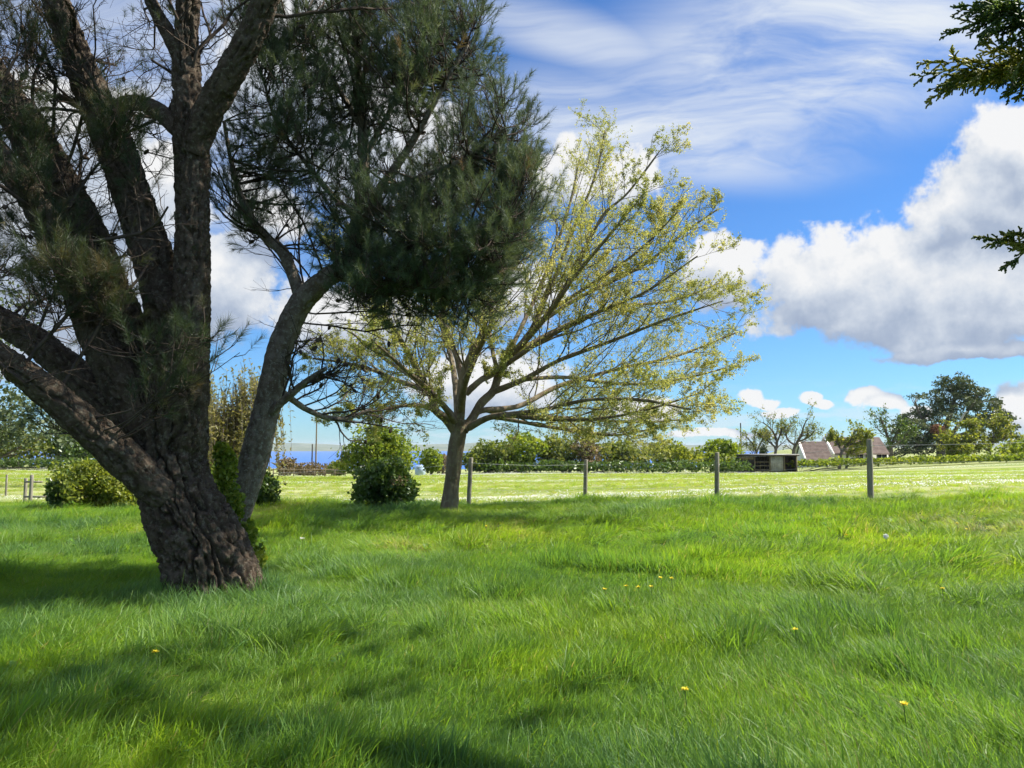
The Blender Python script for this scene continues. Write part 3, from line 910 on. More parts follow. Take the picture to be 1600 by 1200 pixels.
# dead whippy lower branches
D0 = LP[[0, 10, 11]]
DR = LR[[0, 10, 11]]
E1, ER = children(D0[:1, 8:15], DR[:1, 8:15], 16, 1.5, (0.0, 1.0), (60, 95), 8, 0.03, 0.14, 0.2, 0.006, 0.1, rng=rng)
E1b, ER1b = children(D0[1:], DR[1:], 10, 0.8, (0.2, 1.0), (25, 60), 8, 0.06, 0.14, 0.5, 0.005, 0.1, rng=rng)
Ea, Er = np.concatenate([E1, E1b]), np.minimum(np.concatenate([ER, ER1b]), 0.013)
tubes(tw, Ea, Er, 4, rng.uniform(0, 1, len(Ea)))
E2, ER2 = children(Ea, Er, 8, 0.5, (0.15, 1.0), (25, 60), 6, 0.07, 0.16, 0.55, 0.003, 0.2, rng=rng)
tubes(tw, E2, ER2, 3, rng.uniform(0, 1, len(E2)))
E3, ER3 = children(E2, ER2, 4, 0.5, (0.2, 1.0), (25, 60), 4, 0.1, 0.16, 0.6, 0.0025, 0.2, rng=rng)
tubes(tw, E3, ER3, 3, rng.uniform(0, 1, len(E3)))
cn_ = MB()
cone_mesh(cn_, np.concatenate([cp, E2[::7, 3]]), np.concatenate([cd, unit(rng.normal(size=(len(E2[::7]), 3)))]), 0.05, rng)
tw.build('twigs', M['twig_dark'], p2, kind='stuff')
cr.build('crown', M['needle'], p2, kind='stuff')
cn_.build('cones', M['cone'], p2, kind='stuff')

# ------------------------------------------------------------------ the spreading broadleaf tree in new leaf
rng = np.random.default_rng(55)
DK = 18.5
oak = thing('broadleaf_tree', 'wide spreading broadleaf tree with fresh yellow green spring leaves before the fence', 'tree', gpos(704, DK))
OT = {
    'trunk': [(702, 822, 16, 0), (703, 790, 13.8, 0), (706, 755, 12.6, 0), (711, 715, 12.2, 0), (716, 680, 12.6, 0), (718, 655, 11, 0)],
    'c1': [(717, 675, 12, 0), (720, 630, 10, 0), (723, 588, 9, 0), (735, 555, 7, -.2), (748, 530, 6, -.4), (762, 495, 5, -.7), (775, 440, 4, -1), (790, 370, 3, -1.3), (800, 300, 2, -1.5)],
    'c2': [(722, 592, 8, 0), (712, 555, 6, .3), (700, 520, 5, .6), (685, 470, 4, 1), (665, 400, 3, 1.4), (650, 330, 2, 1.7)],
    'l1': [(712, 675, 11, 0), (697, 655, 10, -.2), (680, 640, 9, -.4), (674, 618, 9, -.5), (660, 594, 8, -.7), (643, 560, 6, -1), (625, 530, 5, -1.3), (595, 485, 4, -1.8), (560, 440, 3, -2.3), (530, 400, 2, -2.6)],
    'l2': [(660, 608, 6, -.6), (620, 594, 5, -.2), (590, 581, 4, .2), (545, 568, 3, .6), (490, 560, 2, 1.2)],
    'l3': [(682, 642, 6, -.3), (660, 634, 5, -.9), (630, 634, 4, -1.7), (585, 642, 3, -2.6), (530, 655, 2, -3.4)],
    'r1': [(724, 672, 12, 0), (737, 655, 10, .1), (752, 630, 10, .2), (771, 610, 9, .3), (782, 578, 9, .4), (804, 551, 8, .6), (832, 514, 7, .8), (852, 465, 5.5, 1), (868, 430, 4.5, 1.1), (899, 351, 3.5, 1.3), (930, 275, 2.5, 1.5), (945, 205, 1.5, 1.6)],
    'r2': [(728, 615, 8, 0), (751, 594, 7, -.1), (773, 582, 6, .1), (808, 548, 3.5, .55)],
    'r3': [(776, 575, 5, .4), (768, 540, 4.5, .8), (766, 510, 4, 1.2), (775, 440, 3, 1.8), (790, 360, 2, 2.4)],
    'r4': [(772, 612, 7, .3), (820, 592, 6, -.3), (874, 563, 5, -.8), (950, 535, 4, -1.4), (1040, 500, 3, -1.9), (1130, 470, 1.5, -2.2)],
    'r5': [(733, 668, 9, 0), (765, 652, 7, -.5), (803, 647, 6, -1.2), (850, 640, 5, -2), (920, 625, 4, -2.9), (1000, 625, 3, -3.6), (1080, 640, 1.5, -4)],
    'r6': [(738, 652, 4, .1), (756, 641, 6, .15), (812, 634, 6, .9), (874, 603, 5, 1.7), (960, 578, 4, 2.5), (1060, 555, 3, 3.2), (1150, 520, 1.5, 3.6)],
    'r7': [(812, 545, 6, .6), (858, 486, 5, .3), (903, 414, 4, 0), (940, 340, 3, -.3), (982, 300, 2.5, -.5), (1034, 232, 1.5, -.7)],
    'r8': [(835, 510, 5, .8), (905, 465, 4.5, .9), (1005, 414, 4, 1.1), (1068, 364, 3, 1.2), (1120, 328, 1.5, 1.3)],
    'r9': [(790, 570, 6, .4), (850, 530, 5, -.4), (930, 490, 4, -1.2), (1010, 455, 3, -1.9), (1090, 400, 1.5, -2.5)],
    'r10': [(800, 553, 5, .6), (880, 510, 4.5, 1.6), (960, 480, 4, 2.5), (1050, 470, 3, 3.2), (1130, 440, 1.5, 3.7)],
    'r11': [(756, 657, 3, -.35), (776, 653, 5, -.6), (830, 662, 4, -.8), (890, 672, 3.5, -1), (960, 680, 2.5, -1.2), (1030, 668, 1.5, -1.4)],
    'r12': [(772, 651, 3, -.6), (795, 650, 4.5, -1.1), (850, 655, 4, -1.6), (930, 655, 3.5, -2.2), (1010, 640, 2.5, -2.8), (1100, 612, 1.5, -3.2)],
    'r13': [(750, 640, 3, .15), (778, 645, 4.5, .6), (840, 650, 4, 1.2), (920, 655, 3.5, 2), (1000, 660, 2.5, 2.8), (1075, 655, 1.5, 3.3)],
    'r14': [(800, 600, 3, -.1), (830, 592, 4.5, -.2), (890, 590, 4, .4), (970, 600, 3.5, .6), (1050, 595, 2.5, .8), (1135, 575, 1.5, 1)],
    'r15': [(860, 485, 4.5, .6), (930, 440, 4, -.6), (1000, 390, 3, -1.4), (1060, 330, 1.5, -2)],
    'n1': [(720, 640, 9, -.1), (726, 600, 7, -1), (742, 560, 6, -2), (765, 510, 5, -3), (790, 440, 3, -4), (810, 370, 2, -4.5)],
    'n2': [(716, 650, 9, .1), (712, 605, 7, 1), (705, 560, 6, 2), (690, 510, 5, 3), (670, 440, 3, 4), (650, 370, 2, 4.5)],
    'n3': [(710, 660, 7, -.1), (690, 630, 6, -1.2), (660, 600, 5, -2.3), (625, 570, 4, -3.2), (580, 530, 2, -4)],
    'n4': [(712, 655, 7, .1), (680, 620, 6, 1.4), (645, 590, 5, 2.6), (600, 560, 4, 3.6), (550, 520, 2, 4.4)],
    'n5': [(785, 572, 6, .4), (820, 500, 5, 1.6), (860, 410, 4, 2.4), (890, 320, 3, 3), (905, 250, 1.5, 3.3)],
    'n6': [(800, 556, 6, .5), (850, 500, 5, -.8), (900, 430, 4, -2), (950, 370, 3, -2.8), (1000, 310, 1.5, -3.3)],
}
limbs3 = []
for nm, tr in OT.items():
    tr = [(a, b, c, DK + d) for a, b, c, d in tr]
    p, r = trace(tr)
    r = [x * (0.70 if nm != 'trunk' else 0.93) for x in r]
    mb = MB()
    if nm == 'trunk':
        bark_tube(mb, p, r, 0.022, depth=0.016, cell=0.07, stretch=0.3, lump=0.02, seed=77, flare=0.08)
        mb.build('trunk', M['bark_oak'], oak, smooth=True)
    else:
        bark_tube(mb, p, r, 0.03, depth=0.006, cell=0.08, stretch=0.3, lump=max(r) * 0.06, seed=70 + len(limbs3))
        mb.build('limb', M['bark_oak'], oak, smooth=True)
        limbs3.append((p, r))
LP, LR = as_level(limbs3, 22)
tw, cr = MB(), MB()
B1, R1 = children(LP, LR, 16, 0.36, (0.22, 1.0), (18, 48), 7, 0.04, 0.14, 0.36, 0.006, 0.55, rng=rng)
ok = (B1[:, :, 2] - ground(B1[:, :, 0], B1[:, :, 1])).min(1) > 1.25
B1, R1 = B1[ok], R1[ok]
tubes(tw, B1, R1, 4, rng.uniform(0, 1, len(B1)))
B2, R2 = children(B1, R1, 9, 0.46, (0.15, 1.0), (25, 58), 6, 0.07, 0.15, 0.5, 0.0036, 0.4, rng=rng)
tubes(tw, B2, R2, 3, rng.uniform(0, 1, len(B2)))
B3, R3 = children(B2, R2, 4, 0.45, (0.2, 1.0), (25, 60), 4, 0.10, 0.16, 0.65, 0.0028, 0.3, rng=rng)
tubes(tw, B3, R3, 3, rng.uniform(0, 1, len(B3)))


def sprout(Pb, prob, k, size, spread, cr, rng):
    pts = Pb.reshape(-1, 3)
    pts = pts[rng.uniform(0, 1, len(pts)) < prob]
    pos = np.repeat(pts, k, axis=0) + rng.normal(size=(len(pts) * k, 3)) * spread
    tint = np.repeat(np.clip(0.5 + 0.5 * fbm(pts * 0.9, 2, 5) + rng.normal(size=len(pts)) * 0.15, 0, 1), k)
    leaves(cr, pos, size, 1.5, 0.5, tint, rng)


sprout(B3[:, 1:], 0.72, 6, 0.026, 0.026, cr, rng)
sprout(B2[:, 2:], 0.45, 6, 0.026, 0.026, cr, rng)
tw.build('twigs', M['twig_oak'], oak, kind='stuff')
cr.build('crown', M['leaf_oak'], oak, kind='stuff')


# ------------------------------------------------------------------ shrubs, hedge and far trees
def foliage(mb, lobes, n, size, rng, shell=0.35, aspect=1.4, bumps=0.30, bsc=2.0, updir=0.4):
    p, k, r = in_lobes(lobes, n, rng, shell)
    cs = np.array([pix(l[0], l[1], l[4]) for l in lobes])[k]
    v = p - cs
    bn_ = 1 + bumps * fbm(p * bsc / max(size * 10, 0.1), 3, 9)
    bn_ = bn_ * np.where(rng.uniform(0, 1, n) < 0.06, rng.uniform(1.05, 1.28, n), 1.0)
    p = cs + v * bn_[:, None]
    g = ground(p[:, 0], p[:, 1])
    p[:, 2] = np.maximum(p[:, 2], g + 0.02)
    tint = np.clip(0.45 + 0.35 * fbm(p * 2.2 / max(size * 10, 0.1), 2, 31) + rng.normal(size=n) * 0.17, 0, 1)
    leaves(mb, p, size, aspect, updir, tint, rng)


def woody(mb, base, lobes, n, rng, r0=0.05, k=40, R=6, sag=-0.08):
    tg, _, _ = in_lobes(lobes, n, rng, 0.2)
    st = base[None] + np.zeros((1, 3))
    v = tg - base
    mid = base + v * np.array((0.35, 0.35, 0.6)) + rng.normal(size=v.shape) * np.linalg.norm(v, axis=1, keepdims=True) * 0.08
    t = np.linspace(0, 1, R)[None, :, None]
    Pb = (1 - t) ** 2 * base + 2 * t * (1 - t) * mid[:, None] + t ** 2 * tg[:, None]
    Rb = r0 * np.linspace(1, 0.12, R)[None] * rng.uniform(0.6, 1, (n, 1))
    tubes(mb, Pb, Rb, 5, rng.uniform(0, 1, n))
    c1, r1 = children(Pb, Rb, 5, 0.4, (0.35, 1.0), (25, 60), 5, 0.02, 0.14, 0.55, r0 * 0.08, 0.3, rng=rng)
    tubes(mb, c1, r1, 3, rng.uniform(0, 1, len(c1)))
    return c1, r1


def shrub(name, label, cat, lobes, n, size, mat, seed, stems=9, r0=0.03, base=None, group=None, shell=0.35, bumps=0.42, foot=None, extra=None):
    rng = np.random.default_rng(seed)
    w = [l[2] for l in lobes]
    j = int(np.argmax(w))
    bx = base if base is not None else lobes[j][0]
    b = gpos(bx, lobes[j][4])
    t = thing(name, label, cat, b, group)
    wd = MB()
    woody(wd, b + np.array((0, 0, -0.1)), lobes, stems, rng, r0)
    wd.build('trunk' if 'tree' in name else 'stems', M['bark_far'], t)
    lf = MB()
    foliage(lf, lobes, n, size, rng, shell, bumps=bumps)
    lf.build('crown' if 'tree' in name else 'foliage', M[mat], t, kind='stuff')
    if extra:
        extra(t, rng)
    return t


shrub('garden_bush', 'rounded yellow green bush left of the massive pine trunk', 'bush', [(155, 758, 56, 38, 22, 1.0), (185, 772, 40, 26, 22, .9)], 7000, 0.085, 'leaf_yellow', 101)
shrub('garden_bush', 'small dark green bush at the left edge of the yellow bush', 'bush', [(97, 764, 20, 28, 22.3, .5)], 1500, 0.085, 'leaf_dark', 102, 5)
shrub('garden_bush', 'dark green bush peeping out right of the leaning pine stem', 'bush', [(408, 766, 26, 28, 21, .6)], 1900, 0.085, 'leaf_dark', 103, 6)
shrub('garden_bush', 'fresh green bush seen between the massive trunk and leaning stem', 'bush', [(356, 745, 30, 36, 19, .6), (360, 775, 26, 26, 19, .5)], 2600, 0.075, 'leaf_fresh', 104, 6)


def pale_blooms(t, rng):
    mb = MB()
    p, _, _ = in_lobes([(622, 752, 16, 10, 19.35, .2)], 60, rng)
    leaves(mb, p, 0.05, 1.1, 0.6, None, rng)
    mb.build('blossom', M['leaf_brown'], t, label='cluster of pale faded blossom')


shrub('garden_bush', 'round dark green bush left of the broadleaf tree trunk', 'bush', [(603, 755, 44, 34, 20, .9), (578, 768, 26, 20, 20, .7), (628, 766, 24, 22, 20, .7), (604, 735, 30, 20, 20, .7)], 6200, 0.085, 'leaf_dark', 105, 9, extra=pale_blooms)

# ivy in the cleft
rng = np.random.default_rng(110)
iv = MB()
lb = [(353, 735, 17, 38, 8.75, .15), (364, 790, 17, 36, 8.7, .14), (386, 835, 15, 24, 8.6, .14), (404, 868, 12, 20, 8.5, .12), (347, 708, 13, 18, 8.8, .15)]
p, k, _ = in_lobes(lb, 1500, rng)
leaves(iv, p, 0.05, 1.15, 0.3, None, rng)
ivy = thing('ivy', 'leafy green ivy in the cleft between massive trunk and leaning stem', 'ivy', gpos(385, 8.75))
st = MB()
vines = [resample([gpos(392 - 3 * j, 8.75), pix(380 - 4 * j, 840, 8.75), pix(364 - 3 * j, 790, 8.78), pix(350 - 2 * j, 730, 8.8), pix(346 - j, 705, 8.8)], [.010, .009, .007, .005, .003], 12)[:2] for j in range(4)]
tubes(st, np.array([v[0] for v in vines]), np.array([v[1] for v in vines]), 5)
st.build('vines', M['twig_oak'], ivy)
iv.build('foliage', M['leaf_fresh'], ivy, kind='stuff')

# broad hedge of separate shrubs along the far edge of the field
G_ = 'shrubs of the hedgerow along the far field edge'
hedge = [
    ([(765, 712, 36, 22, 88, 2.5), (745, 720, 26, 16, 87, 2.0)], 2600, 'leaf_olive', 'olive hedgerow shrub just right of the broadleaf tree trunk'),
    ([(818, 702, 38, 25, 90, 3), (800, 716, 34, 20, 89, 2.5)], 3000, 'leaf_fresh', 'bright green rounded hedgerow shrub behind the fence, tallest of the hedge'),
    ([(872, 704, 34, 24, 91, 2.5), (880, 720, 36, 16, 90, 2.4)], 2600, 'leaf_olive', 'dull green hedgerow shrub left of the bare pinkish shrub'),
    ([(918, 708, 18, 24, 89, 1.8)], 900, 'leaf_brown', 'pinkish brown half bare hedgerow shrub behind the second fence post'),
    ([(962, 708, 34, 20, 92, 2.5), (985, 716, 30, 14, 91, 2.2)], 2300, 'leaf_olive', 'low olive hedgerow shrub right of the bare pinkish shrub'),
    ([(1040, 710, 42, 19, 92, 2.5), (1070, 716, 32, 14, 91, 2.4)], 2800, 'leaf_yellow', 'low yellowish hedgerow shrub in the middle of the field edge'),
    ([(1128, 704, 36, 19, 94, 2.6), (1120, 718, 34, 14, 93, 2.4)], 2600, 'leaf_fresh', 'domed green hedgerow shrub left of the timber shelter'),
]
for j, (lb, n, mt, lab) in enumerate(hedge):
    shrub('hedgerow_shrub', lab, 'shrub', lb, n, 0.30, mt, 130 + j, 8, 0.07, group=G_)
for j, (x0, x1, lab) in enumerate([(735, 905, 'dark low hedge bottom left along the far field edge'), (895, 1160, 'dark low hedge bottom running up to the timber shelter')]):
    lb = [(x, 729, 26, 9, 86.5, 1.2) for x in range(x0 + 15, x1, 22)]
    shrub('low_hedge', lab, 'hedge', lb, 2600, 0.24, 'leaf_dark', 150 + j, 16, 0.04)

shrub('small_tree', 'bright green bushy tree above the dark bush, sea at its left', 'tree', [(590, 702, 42, 34, 62, 2), (560, 716, 32, 24, 62, 1.7), (618, 704, 30, 32, 62, 1.7), (590, 722, 56, 22, 62, 1.8), (600, 680, 20, 18, 62, 1.2)], 6500, 0.20, 'leaf_fresh', 160, 12, 0.07)
shrub('small_tree', 'little fresh green tree beside the blue container left of broadleaf trunk', 'tree', [(673, 716, 19, 18, 80, 1.3), (676, 728, 14, 10, 80, 1)], 1500, 0.22, 'leaf_fresh', 161, 7, 0.06)
shrub('hedgerow_shrub', 'brown bare shrub before the sea right of leaning pine stem', 'shrub', [(446, 727, 17, 14, 86, 1.4)], 800, 0.22, 'leaf_brown', 162, 9, 0.05)
shrub('hedgerow_shrub', 'low brown scrub by the foot of the utility poles', 'shrub', [(492, 733, 36, 9, 90, 1.6), (470, 735, 20, 7, 90, 1.2)], 1300, 0.22, 'leaf_brown', 163, 9, 0.05)
shrub('hedgerow_shrub', 'dark olive shrub at the foot of the bright green tree', 'shrub', [(530, 730, 16, 13, 82, 1.2)], 900, 0.22, 'leaf_olive', 164, 7, 0.05)
shrub('hedgerow_shrub', 'grey brown shrub between little green tree and broadleaf trunk', 'shrub', [(692, 724, 12, 16, 86, 1.2)], 500, 0.22, 'leaf_brown', 165, 7, 0.05)

# weeping willow behind the cleft
rng = np.random.default_rng(170)
wb = gpos(352, 36)
wil = thing('willow_tree', 'pale yellow weeping willow behind the cleft of the massive pine', 'tree', wb)
mb = MB()
wl = [(352, 625, 46, 34, 36, 1.6)]
c1, r1 = woody(mb, wb, wl, 16, rng, 0.10)
tp = np.concatenate([c1[:, 2], c1[:, 4]])
st = rng.choice(len(tp), 800)
P0_ = tp[st] + rng.normal(size=(800, 3)) * 0.3
ln = rng.uniform(1.2, 3.4, 800)
ln = np.minimum(ln, P0_[:, 2] - ground(P0_[:, 0], P0_[:, 1]) - 0.5)
t = np.linspace(0, 1, 6)
out = unit((P0_ - wb) * np.array((1, 1, 0))) * 0.3
Pw = P0_[:, None] + out[:, None] * np.sqrt(t)[None, :, None] + np.array((0, 0, -1)) * (ln[:, None] * t ** 1.3)[..., None]
tubes(mb, Pw, np.full(Pw.shape[:2], 0.008), 3)
mb.build('trunk', M['leaf_willow'] if False else M['bark_far'], wil)
lf = MB()
pp = Pw[:, 1:].reshape(-1, 3)
pp = np.repeat(pp, 5, axis=0) + rng.normal(size=(len(pp) * 5, 3)) * np.array((0.07, 0.07, 0.25))
leaves(lf, pp, 0.075, 3.0, -0.2, None, rng)
lf.build('crown', M['leaf_willow'], wil, kind='stuff')

# left: dark evergreen with sweeping low branches, and hedge behind
shrub('evergreen_tree', 'dark evergreen tree with low sweeping branches at far left', 'tree', [(20, 650, 70, 40, 46, 2.2), (-60, 640, 110, 70, 46, 3), (70, 672, 60, 20, 46, 1.8), (130, 690, 60, 7, 46, 1.4), (0, 690, 70, 12, 46, 1.8), (-70, 500, 120, 90, 47, 3.0)], 6000, 0.20, 'leaf_pine_far', 180, 20, 0.12, base=-60)
for j, (lb, mt, n, lab) in enumerate([
        ([(30, 700, 60, 26, 84, 2.5), (-30, 690, 60, 34, 84, 3)], 'leaf_olive', 3600, 'olive hedge tree in the far left corner beyond the field'),
        ([(110, 690, 40, 34, 86, 2.6), (140, 708, 40, 18, 85, 2)], 'leaf_dark', 3200, 'dark green hedge tree above the yellow bush'),
        ([(190, 685, 44, 38, 88, 2.8), (215, 705, 40, 22, 88, 2)], 'leaf_brown', 2600, 'brownish half bare hedge tree under the low pine limb'),
        ([(270, 690, 50, 36, 90, 2.6)], 'leaf_olive', 2600, 'hedge tree hidden behind the massive pine trunk')][:3]):
    shrub('hedge_tree', lab, 'tree', lb, n, 0.30, mt, 190 + j, 10, 0.09)
shrub('low_hedge', 'grey green low hedge under the trees at far left', 'hedge', [(x, 723, 24, 7, 80, 1.0) for x in range(-20, 240, 22)], 2600, 0.2, 'leaf_dark', 198, 14, 0.04)


# open-crowned trees on the right
def open_tree(name, label, base_px, d, limbs, mat, seed, leaf_n=0.4, leaf_size=0.16, bend=0.1, dens=(9, 6)):
    rng = np.random.default_rng(seed)
    b = gpos(base_px, d)
    t = thing(name, label, 'tree', b)
    mb = MB()
    ls = []
    for tr in limbs:
        tr = [(x, y, r, d + o) for x, y, r, o in tr]
        p, r = trace(tr)
        if tr is limbs[0] or tr[0][1] > 712:
            p[0] = np.array((p[0][0], p[0][1], gz(p[0][0], p[0][1]) - 0.15))
        ls.append((p, r))
    LPx, LRx = as_level(ls, 14)
    LRx = LRx * 0.75
    tubes(mb, LPx, LRx, 8)
    b1, r1 = children(LPx, LRx, dens[0] + 3, 0.42, (0.3, 1.0), (25, 65), 6, 0.06, 0.18, 0.4, 0.018, 0.3, rng=rng)
    tubes(mb, b1, r1, 4)
    b2, r2 = children(b1, r1, dens[1] + 2, 0.55, (0.2, 1.0), (25, 65), 5, 0.05, 0.18, 0.6, 0.012, 0.2, rng=rng)
    tubes(mb, b2, r2, 3)
    mb.build('trunk', M['bark_far'], t, smooth=True)
    lf = MB()
    pts = b2[:, 1:].reshape(-1, 3)
    pts = pts[rng.uniform(0, 1, len(pts)) < leaf_n]
    leaves(lf, np.repeat(pts, 3, axis=0) + rng.normal(size=(len(pts) * 3, 3)) * 0.15, leaf_size, 1.3, 0.4, None, rng)
    lf.build('crown', M[mat], t, kind='stuff')
    return t


open_tree('open_tree', 'thin nearly bare tree leaning left behind the timber shelter', 1204, 102, [[(1206, 728, 3.2, 0), (1212, 705, 2.8, 0), (1214, 690, 2.4, 0), (1206, 672, 1.8, -.4), (1192, 660, 1.0, -.8)], [(1214, 692, 2, 0), (1220, 675, 1.5, .5), (1222, 660, .8, 1)], [(1213, 700, 1.8, 0), (1195, 685, 1.4, .8), (1180, 674, .8, 1.4)]], 'leaf_olive', 201, 0.35)
open_tree('open_tree', 'sparse twisted tree with open round crown behind shelter right end', 1240, 101, [[(1239, 728, 3.6, 0), (1240, 705, 3.2, 0), (1244, 694, 3, 0), (1252, 680, 2.2, 0), (1256, 665, 1.4, -.5), (1262, 654, .8, -1)], [(1243, 696, 2.4, 0), (1232, 688, 2, .4), (1228, 675, 1.5, .8), (1238, 660, .8, 1.2)], [(1247, 690, 2, 0), (1262, 684, 1.6, -.6), (1274, 672, .9, -1.2)]], 'leaf_olive', 202, 0.32)
open_tree('open_tree', 'low olive tree left of shelter with leaning bare branches', 1176, 103, [[(1180, 728, 2.6, 0), (1182, 708, 2.2, 0), (1176, 694, 1.6, 0), (1166, 682, .9, 0)], [(1181, 708, 1.8, 0), (1190, 690, 1.4, .6), (1198, 676, .8, 1)]], 'leaf_yellow', 203, 0.5)
open_tree('house_tree', 'bushy yellow green tree standing before the house front', 1325, 98, [[(1311, 728, 3.4, 0), (1314, 710, 3, 0), (1320, 700, 2.5, 0), (1330, 686, 1.8, 0), (1336, 670, 1, 0)], [(1316, 706, 2.2, 0), (1306, 690, 1.6, .5), (1298, 680, 1, .8)], [(1325, 695, 2, 0), (1345, 690, 1.5, -.6), (1356, 680, .8, -1)], [(1322, 728, 2.6, .8), (1326, 708, 2, .8), (1348, 700, 1.2, .8)]], 'leaf_yellow', 204, 0.75, 0.2)
open_tree('ivy_tree', 'dark ivy clad tree trunk at the right end of the house', 1392, 105, [[(1394, 728, 4, 0), (1392, 700, 3.5, 0), (1386, 680, 3, 0), (1380, 662, 2, 0), (1376, 652, 1, 0)], [(1392, 695, 3, 0), (1402, 675, 2, 0), (1412, 660, 1, 0)], [(1392, 700, 2.5, .5), (1408, 688, 1.8, .8), (1424, 672, 1, 1)]], 'leaf_dark', 205, 0.6, 0.2)
shrub('cypress_shrub', 'small pointed dark conifer rising behind the shelter roof', 'shrub', [(1192, 706, 7, 13, 98, .6), (1192, 716, 9, 10, 98, .6)], 900, 0.18, 'leaf_pine_far', 210, 5, 0.05)
shrub('garden_bush', 'low rounded green bush at the right picture edge beyond field', 'bush', [(1590, 706, 38, 16, 100, 2.5), (1620, 704, 40, 20, 100, 3)], 2600, 0.26, 'leaf_fresh', 211, 8, 0.06)

# big far pine
rng = np.random.default_rng(220)
DP = 120
fb = gpos(1470, DP)
fp = thing('far_pine', 'large dark pine with broad layered crown right of the house', 'tree', fb)
mb = MB()
ftr = [[(1468, 728, 7, 0), (1470, 700, 6, 0), (1474, 680, 5, 0), (1482, 655, 4, 0), (1490, 630, 3, 0), (1494, 605, 2, 0)],
       [(1474, 690, 4, 0), (1490, 675, 3, -1), (1506, 652, 2.5, -2), (1520, 630, 1.8, -2.5)], [(1472, 695, 4, 0), (1452, 672, 3, -1), (1438, 650, 2, -1.5), (1430, 628, 1.4, -2)],
       [(1474, 690, 3.5, 0), (1510, 676, 2.6, 1), (1545, 662, 1.8, 2), (1572, 664, 1, 2)], [(1470, 700, 3.5, 0), (1440, 690, 2.5, 1), (1410, 670, 1.5, 1.5)], [(1484, 655, 2.5, 0), (1466, 630, 1.8, .5), (1460, 610, 1, 1)]]
ls = []
for tr in ftr:
    p, r = trace([(a, b, c, DP + d) for a, b, c, d in tr])
    ls.append((p, r))
ls[0][0][0] = fb + np.array((0, 0, -0.3))
LPx, LRx = as_level(ls, 14)
tubes(mb, LPx, LRx, 8)
FL = [(1490, 598, 24, 14, DP, 2.2, 1.4), (1512, 612, 28, 14, DP, 2.4, 1.3), (1470, 618, 22, 10, DP, 2, 1), (1536, 630, 26, 14, DP, 2.5, 1.3), (1500, 632, 36, 12, DP - 1, 2.5, 1), (1452, 640, 28, 13, DP, 2.5, 1.1), (1432, 618, 9, 6, DP, 1, 1.4), (1556, 652, 22, 14, DP, 2.4, 1.3), (1575, 672, 16, 10, DP, 2, 1.2),
      (1422, 656, 20, 13, DP, 2, 1), (1405, 664, 14, 12, DP - 2, 2, .9), (1440, 672, 30, 18, DP - 3, 2.2, 1), (1480, 652, 40, 12, DP - 2, 2.5, .7), (1425, 692, 24, 18, DP - 4, 2, .9), (1530, 660, 26, 12, DP, 2.2, 1), (1455, 695, 28, 16, DP - 3, 2, .6), (1400, 700, 20, 16, DP - 5, 1.8, .7)]
c1, r1 = connect(mb, in_lobes(FL, 160, rng)[0], LPx[:, 4:].reshape(-1, 3), LRx[:, 4:].ravel(), 6, 0.05, 0.05, rng)
mb.build('trunk', M['bark_far'], fp, smooth=True)
lf = MB()
cc, kk, _ = in_lobes(FL, 640, rng, 0.55)
n_ = 26
pos = np.repeat(cc, n_, axis=0) + rng.normal(size=(640 * n_, 3)) * np.array((0.40, 0.40, 0.17))
tint = np.repeat(np.clip(rng.normal(size=640) * 0.25 + 0.45, 0, 1), n_)
leaves(lf, pos, 0.22, 1.8, 0.5, tint, rng)
lf.build('crown', M['leaf_pine_far'], fp, kind='stuff')
lf = MB()
foliage(lf, [(1465, 672, 11, 9, DP - 5, 1, 1)], 500, 0.24, rng)
lf.build('dead_spray', M['leaf_rust'], fp, kind='stuff', label='rust brown dead patch of needles')
# pale dead branch stub
mb = MB()
p, r = trace([(1496, 668, 2.2, DP - 5), (1502, 655, 1.8, DP - 5.4), (1508, 645, 1.4, DP - 5.6), (1512, 643, .8, DP - 5.7)])
P_, R_, _ = resample(p, r, 10)
tubes(mb, P_[None], R_[None], 7)
mb.build('dead_branch', M['timber_pale'], fp, smooth=True, label='pale bare dead branch')
open_tree('yellow_tree', 'wide yellow green tree with open lower crown at far right', 1545, 104, [[(1546, 728, 4, 0), (1546, 706, 3.4, 0), (1548, 694, 3, 0), (1556, 680, 2.2, 0), (1562, 668, 1.4, 0), (1564, 660, .8, 0)], [(1546, 700, 2.6, 0), (1532, 684, 2, 0), (1520, 670, 1.5, -.5), (1512, 664, .8, -1)], [(1548, 694, 2.4, 0), (1570, 684, 1.8, .5), (1584, 678, 1, 1)], [(1546, 704, 2.6, 0), (1520, 694, 2, -1), (1496, 688, 1.4, -1.5), (1484, 690, .8, -2)]], 'leaf_yellow', 221, 0.8, 0.22, dens=(12, 8))
shrub('garden_bush', 'yellowish bush at the left foot of the wide yellow tree', 'bush', [(1498, 700, 20, 16, 102, 1.5), (1520, 692, 22, 16, 103, 1.4), (1495, 708, 16, 10, 102, 1.4)], 2600, 0.24, 'leaf_yellow', 222, 8, 0.05)
shrub('low_hedge', 'scrubby green bank below the house and far pine', 'hedge', [(x, 724 - (x - 1240) * 0.028, 22, 6, 93, 1.5) for x in range(1250, 1640, 18)], 4200, 0.24, 'leaf_fresh', 223, 18, 0.03)

# ------------------------------------------------------------------ fence of posts and wire
fence = thing('wire_fence', 'post and wire fence of weathered round posts between lawn and field', 'fence', (FENCE[2][0], FENCE[2][1], gz(*FENCE[2][:2])))
tops = []
rng = np.random.default_rng(240)


